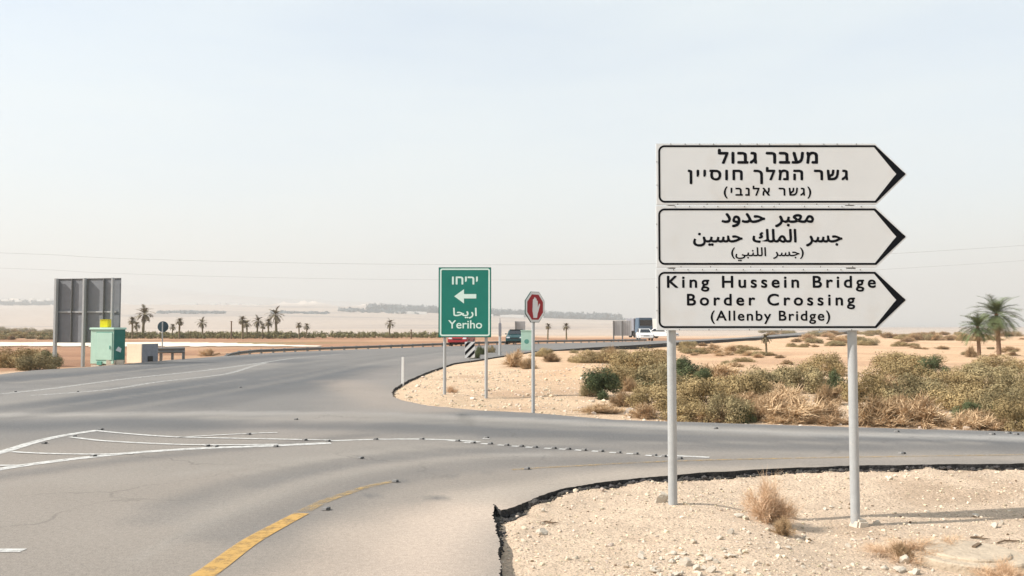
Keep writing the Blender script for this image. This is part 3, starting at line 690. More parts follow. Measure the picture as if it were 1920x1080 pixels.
# ------------------------------------------------------------------ hand stop sign
YT = 16.9
bx = P(1003.5, 770, YT).x; gz = T1(bx, YT)
stop = thing("stop_sign", "red octagonal stop sign with a white raised hand on a thin pole", "road sign", (bx, YT, gz), R(50))
zc = P(1004, 575.8, YT).z - gz; hr = 0.304
m_ = MB(); m_.tube([(0, 0.05, -0.3), (0, 0.05, zc + 0.2)], 0.034, 16); m_.build("pole", M['steel'], stop, smooth=True)
def octo(r): return [(r * math.cos(R(22.5 + 45 * k)) / math.cos(R(22.5)), zc + r * math.sin(R(22.5 + 45 * k)) / math.cos(R(22.5))) for k in range(8)]
m_ = MB(); m_.prism(octo(hr), 0.0, 0.018); pl = m_.build("sign_plate", M['sign_dark_green'], stop)
m_ = MB(); m_.prism(octo(hr - 0.008), -0.002, -0.0004); m_.build("white_rim", M['sign_white'], pl)
m_ = MB(); m_.prism(octo(hr - 0.055), -0.0045, -0.0025); m_.build("red_face", M['sign_red'], pl)
hand = [(-.20, -.72), (.18, -.72), (.24, -.45), (.34, -.25), (.50, .12), (.50, .24), (.40, .22), (.27, -.02), (.26, .40), (.20, .44), (.15, .42), (.14, .52), (.07, .60), (.02, .57), (.0, .64), (-.07, .66), (-.13, .60), (-.14, .52), (-.20, .54), (-.26, .48), (-.28, .1), (-.30, -.25), (-.24, -.5)]
k_ = hr * 0.98
m_ = MB(); m_.prism([(x * k_, zc + z * k_) for x, z in hand], -0.007, -0.005); m_.build("hand_symbol", M['sign_white'], pl)

# ------------------------------------------------------------------ left roadside: sign back, cabinets, round sign
YB = 39.7
bx = P(107, 689, YB).x; gz = T1(bx, YB)
sb = thing("billboard_sign", "large grey sign seen from behind on three steel posts beside the green cabinet", "road sign", (bx, YB, gz), R(-12))
def lb(px, py): p = P(px, py, YB); return p.x - bx, p.z - gz
zt, zb = lb(107, 522.5)[1], lb(107, 642.5)[1]
for px, w in ((107.5, .115), (160, .10), (212, .09)):
    xx = lb(107.5 + (px - 107.5) * 1.15, 600)[0]; m_ = MB(); m_.box((xx, -0.12, (zt - 0.25) / 2), (w, 0.15, zt + 0.25)); m_.build("post", M['steel'], sb, bevel=0.006)
xs = [lb(107.5 + (p - 107.5) * 1.17, 600)[0] for p in (103.5, 133, 160.5, 191, 220)]
for i in range(4):
    m_ = MB(); m_.box(((xs[i] + xs[i + 1]) / 2, 0.075, (zt + zb) / 2), (xs[i + 1] - xs[i] - 0.012, 0.02, zt - zb)); pn = m_.build("panel", M['steel_back'], sb)
    m_ = MB()
    m_.box((xs[i] + 0.012, 0.005, (zt + zb) / 2), (0.02, 0.13, zt - zb - 0.02)); m_.box(((xs[i] + xs[i + 1]) / 2, 0.05, zt - 0.014), (xs[i + 1] - xs[i] - 0.06, 0.05, 0.02))
    m_.build("flange", M['steel_dark'], pn)
m_ = MB(); zr = lb(160, 585)[1]; m_.box(((xs[0] + xs[4]) / 2 - 0.06, 0.03, zr), (xs[4] - xs[0] - 0.2, 0.045, 0.07)); m_.build("cross_rail", M['steel'], sb)

YC = 38.2
bx = P(169, 683, YC).x; gz = T1(P(200, 683, YC).x, YC); k = YC / 1600
cab = thing("utility_cabinet", "mint green roadside utility cabinet with a yellow box on top", "cabinet", (bx, YC, gz), R(-12))
W_, H_, D_ = 49 * k, 70.5 * k, 0.78
m_ = MB(); m_.box((W_ / 2, D_ / 2, H_ / 2 + 0.06), (W_, D_, H_ - 0.10)); cb = m_.build("cabinet_body", M['mint'], cab, bevel=0.01)
m_ = MB(); m_.box((W_ / 2, D_ / 2, H_ - 0.005), (W_ + 0.10, D_ + 0.12, 0.09), taper=0.96); m_.build("roof", M['mint'], cab, bevel=0.01)
m_ = MB(); m_.box((W_ * 0.60, -0.014, H_ * 0.53), (W_ * 0.68, 0.026, H_ * 0.72)); dr_ = m_.build("door", M['mint'], cab, bevel=0.004)
m_ = MB(); ring(m_, rrect(W_ * 0.245, H_ * 0.155, W_ * 0.955, H_ * 0.905, 0.01, 1), rrect(W_ * 0.262, H_ * 0.172, W_ * 0.938, H_ * 0.888, 0.01, 1), -0.006, -0.001); m_.build("door_seam", M['mint_dark'], dr_)
m_ = MB(); m_.box((W_ * 0.86, -0.04, H_ * 0.5), (0.03, 0.03, 0.16)); m_.build("handle", M['mint_dark'], dr_)
m_ = MB(); m_.box((W_ * 0.5, D_ / 2, 0.02), (W_ * 0.96, D_ * 0.95, 0.10)); m_.build("plinth", M['concrete'], cab, bevel=0.01)
m_ = MB(); m_.box((W_ + 0.006, D_ / 2, H_ / 2 + 0.06), (0.012, D_ * 0.96, H_ - 0.16)); m_.build("dark_side_sheet", M['cab_side'], cab)  # thin sheet, darker green than the rest of the cabinet
m_ = MB(); m_.box((W_ * 0.42, -0.03, 0.14), (W_ * 0.2, 0.05, 0.16)); m_.build("cable_duct", M['mint_dark'], cab)
m_ = MB(); m_.prism([(0.12, H_ * .42), (0.46, H_ * .36), (0.52, H_ * .46), (0.30, H_ * .52)], W_ + 0.013, W_ + 0.017, 'yz'); m_.build("torn_notice", M['sign_white'], cab)
for i, (px, w) in enumerate(((208, 16), (223, 14))):
    m_ = MB(); m_.box((0, 0, 0.14), (w * k, 0.12, 0.32)); o = m_.build("concrete_block", M['concrete'], None, bevel=0.015)
    o.location = (P(px, 680, YC - 0.16).x, YC - 0.16 + (0.1 if i else 0), gz - 0.02)
    tag(o, ("left" if i == 0 else "right") + " of the two low concrete blocks in front of the mint green cabinet", "block")
m_ = MB(); m_.box((0, 0, 0.17), (0.36, 0.34, 0.34)); m_.box((0, 0, 0.35), (0.39, 0.37, 0.035)); o = m_.build("yellow_box", M['yellow'], None, bevel=0.02)
o.location = (P(198, 610, YC + 0.35).x, YC + 0.35, gz + H_ + 0.04); tag(o, "small bright yellow box sitting on the green cabinet", "box")

YE = 41.4
bx = P(237, 680, YE).x; gz = T1(P(256, 680, YE).x, YE); k = YE / 1600
bg = thing("control_box", "low beige concrete box with its shaded right side coloured grey next to the green cabinet", "box", (bx, YE, gz), R(-24))
m_ = MB(); m_.box((19 * k, 0.5, 18 * k), (38 * k, 1.0, 36 * k)); m_.build("box_body", M['beige'], bg, bevel=0.012)
m_ = MB(); m_.box((38 * k + 0.016, 0.5, 18.5 * k), (0.03, 0.96, 35 * k)); sd = m_.build("shaded_side", M['grey_metal_and_shade'], bg, bevel=0.004)  # grey sheet puts the shade of the right face into its colour
m_ = MB(); m_.box((38 * k + 0.04, 0.5, 8 * k), (0.03, 0.3, 10 * k)); m_.build("vent_hatch", M['shade_and_trim'], sd)

YR = 44.8
bx = P(304.5, 672, YR).x; gz = T1(bx, YR)
rs = thing("round_sign", "small dark round sign seen from behind on a thin pole beyond the beige box", "road sign", (bx, YR, gz))
zc = P(304, 612.5, YR).z - gz
m_ = MB(); m_.tube([(0, -0.05, -0.2), (0, -0.05, zc + 0.24)], 0.032, 12); m_.build("pole", M['steel'], rs, smooth=True)
m_ = MB(); m_.tube([(0, 0.0, zc), (0, 0.02, zc)], 0.285, 28); m_.build("sign_disc", M['sign_back_dark'], rs)

# ------------------------------------------------------------------ guard rails
def rail_beam(mb_, pts, h=0.31, thick=0.05):            # W-beam profile swept along pts (x, y, z centre)
    prof = [(-.5, 0), (-.42, .6), (-.28, 1), (-.12, .35), (0, 0.1), (.12, .35), (.28, 1), (.42, .6), (.5, 0), (.42, .35), (.28, .75), (.12, .1), (0, -.15), (-.12, .1), (-.28, .75), (-.42, .35)]
    n = len(prof); vs = []
    for i, p in enumerate(pts):
        t = Vector(pts[min(i + 1, len(pts) - 1)]) - Vector(pts[max(i - 1, 0)]); t.z = 0; t.normalize(); nn = Vector((t.y, -t.x, 0))
        vs += [Vector(p) + nn * (b * thick * 1.6) + Vector((0, 0, a * h)) for a, b in prof]
    fs = [(i * n + k, i * n + (k + 1) % n, (i + 1) * n + (k + 1) % n, (i + 1) * n + k) for i in range(len(pts) - 1) for k in range(n)]
    mb_.add(vs, fs + [tuple(range(n)), tuple((len(pts) - 1) * n + k for k in range(n))])
def guard_rail(label, pts, step, bh=0.31):
    pts = [Vector(p) for p in pts]
    root = thing("guard_rail", label, "guard rail", (pts[0].x, pts[0].y, T1(pts[0].x, pts[0].y)))
    m_ = MB(); rail_beam(m_, [p - root.location for p in pts], bh); m_.build("rail", M['steel_dark'], root, smooth=True)
    cum = 0; nxt = step * 0.4; first = None
    for i in range(len(pts) - 1):
        L = (pts[i + 1] - pts[i]).length
        while nxt < cum + L:
            p = pts[i].lerp(pts[i + 1], (nxt - cum) / L); g = T1(p.x, p.y); h = p.z + 0.12 - g
            if h > 0.2:
                m2 = MB(); t = (pts[i + 1] - pts[i]).normalized(); nn = Vector((-t.y, t.x, 0))
                q = p + nn * 0.09 - root.location
                m2.box((q.x, q.y, g - root.location.z + h / 2 - 0.1), (0.13, 0.10, h + 0.2), (0, 0, math.atan2(t.y, t.x))); m2.build("post", M['steel_dark'], root)
            nxt += step
        cum += L
y1 = 43.6
guard_rail("short stub of grey guard rail beside the beige box", [(P(293, 657, y1).x, y1, 0.48), (P(320, 657, y1).x, y1 + 0.3, 0.48), (P(346, 657, y1 + .6).x, y1 + 0.6, 0.48)], 0.55)
edge = [Vector(p) for p in smooth_pts([tuple(p) for p in far_edge], 6)]
pl_ = []
tops = [(420, 667), (432, 662), (450, 658.5), (480, 655.5), (560, 652.5), (620, 650.5), (700, 648), (760, 645.8), (820, 643.5), (900, 640.8), (960, 639.6), (1010, 638.3), (1100, 637.2), (1200, 636.0), (1212, 636.0)]
for (px, py) in tops:
    ey = np.interp(px, [p[0] for p in far_px], [p[1] for p in far_px]); Yg = G(px, ey).y + 1.3
    p = P(px, py, Yg); pl_.append((p.x, p.y, p.z - 0.09))
pl_ = [(a, b, c) for a, b, c in pl_]
dense = []
for i in range(len(pl_) - 1):
    for k in range(6): dense.append(tuple(Vector(pl_[i]).lerp(Vector(pl_[i + 1]), k / 6)))
dense.append(pl_[-1])
guard_rail("long curving grey guard rail along the far side of the main road", dense, 1.35, 0.2)

# ------------------------------------------------------------------ small roadside items
p = G(755, 719); m_ = MB(); m_.box((0, 0, 0.35), (0.075, 0.05, 0.9), taper=0.9)
dl = m_.build("delineator_post", M['white_plastic'], None, bevel=0.008); dl.location = (p.x, p.y, 0.0 - 0.01); tag(dl, "white marker post at the tip of the sandy island", "marker post")

YV = 42.2
bx = P(881, 672, YV).x; gz = T1(bx, YV)
ch = thing("chevron_marker", "small board with black and white diagonal stripes on the sandy island", "marker board", (bx, YV, gz))
w, h = 19 * YV / 1600, 30 * YV / 1600; zb = P(881, 671, YV).z - gz
m_ = MB(); m_.box((0, 0.04, zb / 2 + 0.2), (0.06, 0.06, zb + 0.7)); m_.build("post", M['steel'], ch)
m_ = MB(); m_.box((0, 0, zb + h / 2), (w, 0.02, h)); pn = m_.build("board", M['sign_white'], ch, bevel=0.004)
m_ = MB()
def clip(poly, x0, x1, z0, z1):
    for ax, lim, sg in ((0, x0, 1), (0, x1, -1), (1, z0, 1), (1, z1, -1)):
        out = []
        for i in range(len(poly)):
            a_, b_ = poly[i - 1], poly[i]; da, db = sg * (a_[ax] - lim), sg * (b_[ax] - lim)
            if (da >= 0) != (db >= 0): t = da / (da - db); out.append((a_[0] + t * (b_[0] - a_[0]), a_[1] + t * (b_[1] - a_[1])))
            if db >= 0: out.append(b_)
        poly = out
        if not poly: return []
    return poly
for i in range(-2, 4):
    c0 = i * 0.36; q = clip([(-w, zb + c0 - w), (-w, zb + c0 + 0.17 - w), (w, zb + c0 + 0.17 + w), (w, zb + c0 + w)][::-1], -w / 2 + .012, w / 2 - .012, zb + .012, zb + h - .012)
    if len(q) > 2: m_.prism(q, -0.014, -0.0105)
m_.build("black_stripes", M['sign_black'], pn)

YL = 50.5
bx = P(937.5, 660, YL).x; gz = T1(bx, YL); k = YL / 1600
lp = thing("signal_post", "grey post with a dark upper casing and a thin spike behind the green Yeriho sign", "post", (bx, YL, gz))
z1 = P(937, 630, YL).z - gz; z2 = P(937, 606, YL).z - gz; z3 = P(937, 596, YL).z - gz
m_ = MB(); m_.tube([(0, 0, -0.2), (0, 0, z1)], [0.085, 0.08], 12); m_.build("post", M['steel'], lp, smooth=True)
m_ = MB(); m_.box((0, 0, (z1 + z2) / 2), (0.17, 0.17, z2 - z1)); m_.build("casing", M['grey_metal_and_shade'], lp, bevel=0.01)
m_ = MB(); m_.tube([(0, 0, z2), (0, 0, z3)], [0.03, 0.012], 8); m_.build("spike", M['grey_metal_and_shade'], lp)

YM = 61.0
bx = P(988, 656, YM).x; gz = T1(bx, YM); k = YM / 1600; h = P(988, 620.5, YM).z - gz
mc = thing("utility_cabinet", "pale mint cabinet partly hidden by the stop sign pole", "cabinet", (bx, YM, gz))
m_ = MB(); m_.box((0, 0.3, h / 2), (21.5 * k, 0.6, h)); m_.build("cabinet_body", M['mint'], mc, bevel=0.01)
m_ = MB(); m_.box((0, 0.3, h + 0.03), (23.5 * k, 0.68, 0.06)); m_.build("roof", M['mint'], mc)
m_ = MB(); m_.box((0, -0.012, h * 0.5), (18 * k, 0.02, h * 0.86)); dd = m_.build("door", M['mint'], mc, bevel=0.004)
m_ = MB(); m_.tube([(-0.02, -0.026, h * 0.50), (-0.02, -0.0225, h * 0.50)], 0.17, 20); m_.build("round_emblem", M['mint_dark'], dd)

def panel_back(label, px0, px1, pt, pbm, posts, Yd, foot):
    bx = P(px0, foot, Yd).x; gz = T1(bx, Yd); s = thing("sign_board", label, "road sign", (bx, Yd, gz)); k = Yd / 1600
    zt = P(px0, pt, Yd).z - gz; zb = P(px0, pbm, Yd).z - gz; w = (px1 - px0) * k
    m_ = MB(); m_.box((w / 2, 0, (zt + zb) / 2), (w, 0.04, zt - zb)); pn = m_.build("panel", M['far_panel'], s)
    m_ = MB()
    for i in range(1, 9): m_.box((w * i / 9, -0.025, (zt + zb) / 2), (0.03, 0.008, zt - zb - 0.02))
    m_.build("ribs", M['steel_back'], pn)
    for px in posts:
        xx = (px - px0) * k; m_ = MB(); m_.box((xx, -0.10, zt / 2 - 0.1), (0.17, 0.14, zt + 0.2)); m_.build("post", M['steel_dark'], s)
M['far_panel'] = mat("pale grey sign back", (0.42, 0.43, 0.43), 0.6, 0.05, 3)
panel_back("pale grey double panel seen from behind on two dark posts left of the lorry", 1149, 1184, 601.5, 629.5, (1150.5, 1167), 112, 637)
panel_back("narrow grey sign seen from behind just left of the stop sign", 965.5, 985, 602.5, 621, (967,), 96, 645)

# ------------------------------------------------------------------ raised road studs
def stud_mesh():
    m_ = MB(); m_.box((-0.006, 0, 0.010), (0.062, 0.06, 0.02), taper=0.7); m_.cur = 1; m_.box((0.024, -0.003, 0.011), (0.028, 0.064, 0.02), taper=0.8)  # second box: shade on the stud's right side, built in as dark colour
    return m_.build("road_stud", [M['stud'], M['shade_and_trim']], None)
proto = stud_mesh(); first = True
groups = [(dots + [(912, 822), (791, 824), (704, 824.5)], "small raised road stud in the dotted row between the two signs", "raised studs along the dotted guide line"),
          ([(189, 806), (138, 819.5), (175, 856), (404, 838), (388, 837), (517, 838), (571, 826), (615, 828), (466, 815), (83, 832)], "small raised road stud on the white hatched marking", "raised studs on the hatched marking"),
          ([(741, 904), (611, 956), (988, 880), (676, 860), (1691, 851)], "small raised road stud beside the yellow edge line", "raised studs along the yellow line"),
          ([(1341, 804), (1681, 810), (28, 735), (145, 735), (450, 727), (555, 787), (1860, 815), (1890, 813), (1905, 815)], "small raised road stud on the grey crossing lane", "raised studs on the crossing lane")]
for pts, lab, gr in groups:
    for (x, y) in pts:
        o = proto if first else proto.copy()
        if not first: col.objects.link(o)
        first = False
        q = G(x, y); o.location = (q.x, q.y, 0.004); o.rotation_euler = (0, 0, rnd.uniform(-0.3, 0.3))
        tag(o, lab, "road stud", gr)

# ------------------------------------------------------------------ vehicles
def make_car(label, cat, paint, loc_, rz, L=4.3, W=1.75, H=1.47, tall=0.0):
    t = thing("car", label, cat, loc_, rz)     # nose towards -y
    prof = [(-L / 2, .30), (-L / 2, .62), (-L / 2 + .12, .76), (-L * .22, .93), (L * .40, .98), (L / 2 - .04, .90), (L / 2, .45), (L / 2 - .05, .28)]
    m_ = MB(); m_.prism(prof, -W / 2, W / 2, 'yz'); body = m_.build("body", paint, t, bevel=0.06, smooth=True)
    y0, y1, y2, y3 = -L * .22, -L * .06, L * .28, L * .42; hb = .93; wt = W / 2 - .20; wb = W / 2 - .05
    vs = []
    for (y, z, w) in ((y0, hb, wb), (y1, H, wt), (y2, H, wt), (y3, hb, wb)): vs += [(-w, y, z), (w, y, z)]
    m_ = MB(); m_.add(vs, [(0, 1, 3, 2), (2, 3, 5, 4), (4, 5, 7, 6), (0, 2, 4, 6), (1, 7, 5, 3), (0, 6, 7, 1)]); m_.build("cabin", paint, t, bevel=0.04, smooth=True)
    m_ = MB(); e = 0.012
    def lp_(a, b, f): return tuple(a[i] + (b[i] - a[i]) * f for i in range(3))
    A0, B0, A1, B1 = (-wb, y0, hb), (wb, y0, hb), (-wt, y1, H), (wt, y1, H)
    q = [lp_(lp_(A0, B0, f), lp_(A1, B1, f), g) for f, g in ((.08, .08), (.92, .08), (.90, .88), (.10, .88))]
    m_.add([(x, y - e * 1.5, z + e) for x, y, z in q], [(0, 1, 2, 3)]); m_.build("windscreen", M['glass'], t)
    for s in (-1, 1):
        q = [(s * wb, y0, hb), (s * wb, y3, hb), (s * wt, y2, H), (s * wt, y1, H)]; c = tuple(sum(v[i] for v in q) / 4 for i in range(3))
        q = [tuple(c[i] + (v[i] - c[i]) * .82 for i in range(3)) for v in q]
        m_ = MB(); m_.add([(x + s * e * 1.5, y, z + e * .5) for x, y, z in q], [(0, 1, 2, 3)]); m_.build("side_window", M['glass'], t)
        m_ = MB(); m_.box((s * W * .36, -L / 2 + .03, .66), (.34, .10, .14)); m_.build("headlight", M['chrome'], t, bevel=0.03)
        m_ = MB(); m_.box((s * (W / 2 + .08), y0 + .25, hb + .06), (.18, .10, .12)); m_.build("mirror", paint, t, bevel=0.03)
        for yy in (-L * .31, L * .30):
            m_ = MB(); m_.tube([(s * (W / 2 - .19), yy, .31), (s * (W / 2 + .01), yy, .31)], .31, 20); wh = m_.build("wheel", M['rubber'], t)
            m_ = MB(); m_.tube([(s * (W / 2 - .05), yy, .31), (s * (W / 2 + .02), yy, .31)], .19, 14); m_.build("rim", M['steel'], wh)
    m_ = MB(); m_.box((0, -L / 2 - .02, .42), (W * .9, .10, .16)); m_.build("bumper", paint, t, bevel=0.03)
    m_ = MB(); m_.box((0, -L / 2 - .005, .60), (W * .42, .06, .10)); m_.build("grille", M['shade_and_trim'], t)
    if tall:
        m_ = MB(); m_.box((0, L * .12, H + .03), (W * .72, L * .4, .05)); m_.build("roof_rack", M['shade_and_trim'], t)
    return t
def ground_car(px, Yd): p = P(px, 640, Yd); return (p.x, Yd, 0.0)
make_car("red car coming round the bend below the green Yeriho sign", "car", M['red_car'], ground_car(866, 76), R(-7))
make_car("dark teal off-road car on the main road left of the pale mint cabinet", "car", M['teal_car'], ground_car(968, 82), R(-4), 4.3, 1.72, 1.36, 1)
make_car("white car driving towards the camera in front of the blue grey lorry", "car", M['white_car'], ground_car(1208.5, 103), R(-2), 4.2, 1.66, 1.42)
make_car("small white car half hidden by the left sign pole", "car", M['white_car'], ground_car(1243, 121), R(60), 4.2, 1.7, 1.42)
def lorry(label, px, Yd, rz, cab_m, box_m, blen):
    p = P(px, 640, Yd); t = thing("lorry", label, "lorry", (p.x, Yd, 0.0), rz)
    m_ = MB(); m_.box((0, 0.8, 1.85), (2.3, 1.7, 2.3), taper=0.94); m_.build("cab", cab_m, t, bevel=0.08, smooth=True)
    m_ = MB(); m_.box((0, -0.07, 2.25), (1.9, 0.06, 0.85)); m_.build("windscreen", M['glass'], t)
    m_ = MB(); m_.box((0, 1.9 + blen / 2, 1.95), (2.4, blen, 1.9)); m_.build("cargo_body", box_m, t, bevel=0.05)
    m_ = MB(); m_.box((0, 1 + blen / 2, .78), (1.0, blen + 1.8, .3)); m_.build("chassis", M['rubber'], t)
    for s in (-1, 1):
        for yy in (0.7, blen * .6, blen + 0.6):
            m_ = MB(); m_.tube([(s * .82, yy, .48), (s * 1.12, yy, .48)], .48, 18); m_.build("wheel", M['rubber'], t)
        m_ = MB(); m_.box((s * .85, -0.10, 1.05), (.35, .10, .2)); m_.build("headlight", M['chrome'], t)
lorry("dark blue grey lorry behind the white car", 1211, 128, R(12), M['blue_truck'], M['grey_metal_and_shade'], 3.4)
lorry("pale cream lorry partly hidden by the left sign pole", 1238, 150, R(78), M['far_white'], M['far_white'], 4.0)

# ------------------------------------------------------------------ overhead wires
wx = [(-260, 462), (0, 474), (98, 477.6), (182, 482.7), (328, 487.8), (510, 492), (693, 495), (930, 496.5), (1150, 495.5), (1300, 492.5), (1500, 485.5), (1700, 474), (1920, 460), (2200, 438)]
for k, (dy, lab) in enumerate(((0, "upper of the two thin overhead wires crossing the sky"), (28.5, "lower of the two thin overhead wires crossing the sky"))):
    m_ = MB(); m_.tube([tuple(P(x, y + dy, 210)) for x, y in [(a, b) for a, b in smooth_pts(wx, 4)]], 0.032 if k == 0 else 0.024, 6)
    tag(m_.build("overhead_wire", M['wire']), lab, "wire")
# ------------------------------------------------------------------ shrubs
def leaf_cloud(seed, n, leaf, nc=16, spread=0.80, stretch=1.0, twiggy=0.15):
    """many small leaf faces on overlapping clumps inside a low dome of radius 1 and height 1"""
    r = np.random.RandomState(seed)
    th = r.uniform(0, 2 * np.pi, nc); el = np.arcsin(r.uniform(0.0, 0.98, nc)); rr = spread * r.uniform(0.55, 1.05, nc)
    cc = np.stack([rr * np.cos(el) * np.cos(th), rr * np.cos(el) * np.sin(th), rr * np.sin(el) * 0.92 + 0.05], -1)
    cr = r.uniform(0.13, 0.36, nc)
    w = cr ** 2; k = r.choice(nc, n, p=w / w.sum())
    dirs = r.normal(size=(n, 3)); dirs /= np.linalg.norm(dirs, axis=1)[:, None]
    lump = 1 + 0.25 * np.sin(dirs[:, 0] * 5 + k) * np.sin(dirs[:, 2] * 6 + k * 2)
    ctr = cc[k] + dirs * (cr[k] * lump * (0.45 + 0.6 * r.uniform(0, 1, n) ** 0.5))[:, None]
    spr = r.uniform(0, 1, n) < twiggy * 0.4
    ctr[spr] += np.stack([np.zeros(spr.sum()), np.zeros(spr.sum()), r.exponential(0.06, spr.sum())], -1)
    ctr[:, 2] = np.abs(ctr[:, 2]) + 0.01
    a = dirs + r.normal(size=(n, 3)) * 0.32; a /= np.linalg.norm(a, axis=1)[:, None]
    b = np.cross(a, r.normal(size=(n, 3))); b /= np.linalg.norm(b, axis=1)[:, None]; c = np.cross(a, b)
    s = leaf * r.uniform(0.6, 1.4, n)[:, None]
    V = np.stack([ctr - b * s * stretch, ctr - c * s * 0.45, ctr + b * s * stretch, ctr + c * s * 0.45], 1).reshape(-1, 3)
    V[:, 2] = np.maximum(V[:, 2], 0.0)
    return V, np.arange(4 * n).reshape(-1, 4), cc
def brush_cloud(seed, n, wid=0.006, up=0.8):
    """dry brush: a tangle of thin curved twigs springing from the base"""
    r = np.random.RandomState(seed); V, Fq = [], []
    nb = 26; bt = r.uniform(0, 2 * np.pi, nb); be = r.uniform(0.15, 1.45, nb); bl = r.uniform(0.5, 1.0, nb)
    k = r.randint(0, nb, n)
    tdir = np.stack([np.cos(be[k]) * np.cos(bt[k]), np.cos(be[k]) * np.sin(bt[k]), np.sin(be[k])], -1)
    f0 = r.uniform(0.0, 0.85, n); st = tdir * (f0 * bl[k])[:, None] + r.normal(size=(n, 3)) * 0.05
    d = tdir + r.normal(size=(n, 3)) * 0.75; d[:, 2] += 0.25 * up; d /= np.linalg.norm(d, axis=1)[:, None]
    L = r.uniform(0.10, 0.34, n)[:, None]; mid = st + d * L * 0.5; end = st + d * L + r.normal(size=(n, 3)) * 0.05
    sd = np.cross(d, r.normal(size=(n, 3))); sd /= np.linalg.norm(sd, axis=1)[:, None]; w = wid * r.uniform(0.6, 1.5, n)[:, None]
    V = np.stack([st - sd * w, st + sd * w, mid + sd * w * .8, mid - sd * w * .8, end + sd * w * .3, end - sd * w * .3], 1).reshape(-1, 3)
    V[:, 2] = np.abs(V[:, 2])
    i = np.arange(n)[:, None] * 6
    return V, np.concatenate([i + np.array([[0, 1, 2, 3]]), i + np.array([[3, 2, 4, 5]])])
def stems_mb(cc, seed):
    m_ = MB(); r = random.Random(seed)
    for c in cc[:9]:
        c = Vector(c); m_.tube([(c.x * 0.08, c.y * 0.08, 0), (c.x * 0.45, c.y * 0.45, c.z * 0.35 + 0.05), tuple(c * 0.9)], [0.022, 0.015, 0.006], 5)
    return m_
protos = {}
def shrub_proto(kind, seed):
    key = (kind, seed)
    if key in protos: return protos[key]
    if kind in ('olive', 'dull', 'dark'):
        V, Fq, cc = leaf_cloud(seed, 12500, 0.026, 26 if kind != 'dark' else 14)
        fo = np_mesh("foliage", V, Fq, M[kind]); stm = stems_mb(cc, seed).build("stems", M['bark'])
    else:
        V, Fq = brush_cloud(seed, 4200, 0.0085)
        fo = np_mesh("twigs", V, Fq, M[kind]); V2, F2, cc = leaf_cloud(seed + 50, 1, 0.02, 9)
        stm = stems_mb(cc, seed).build("stems", M['bark'])
    for o in (fo, stm): col.objects.unlink(o)
    protos[key] = (fo, stm); return protos[key]
def shrub(kind, seed, x, y, w, h, label, group=None, rz=0.0, name=None, dp=None):
    fo, stm = shrub_proto(kind, seed)
    root = thing(name or ("dry_bush" if kind in ('tan', 'brown') else "desert_shrub"), label, "bush", (x, y, T1(x, y) - 0.03), rz, group)
    root.scale = (w / 2 * 1.38, (dp or w) / 2 * 1.38, h * 1.08)
    for s in (fo, stm):
        c = s.copy(); col.objects.link(c); c.parent = root
    return root
def px_shrub(kind, seed, px, pb, wpx, hpx, label, zg=None, **k):
    if zg is None:
        z = -0.1
        for _ in range(4): q = G(px, pb, z); z = T1(q.x, q.y)
    else: z = zg
    q = G(px, pb, z); s = q.y / FPX; w = wpx * s
    return shrub(kind, seed, q.x, q.y + w * 0.28, w, hpx * s, label, rz=(px * 7.13) % 6.28, dp=w * 0.85, **k)
rs0 = np.random.RandomState(77)
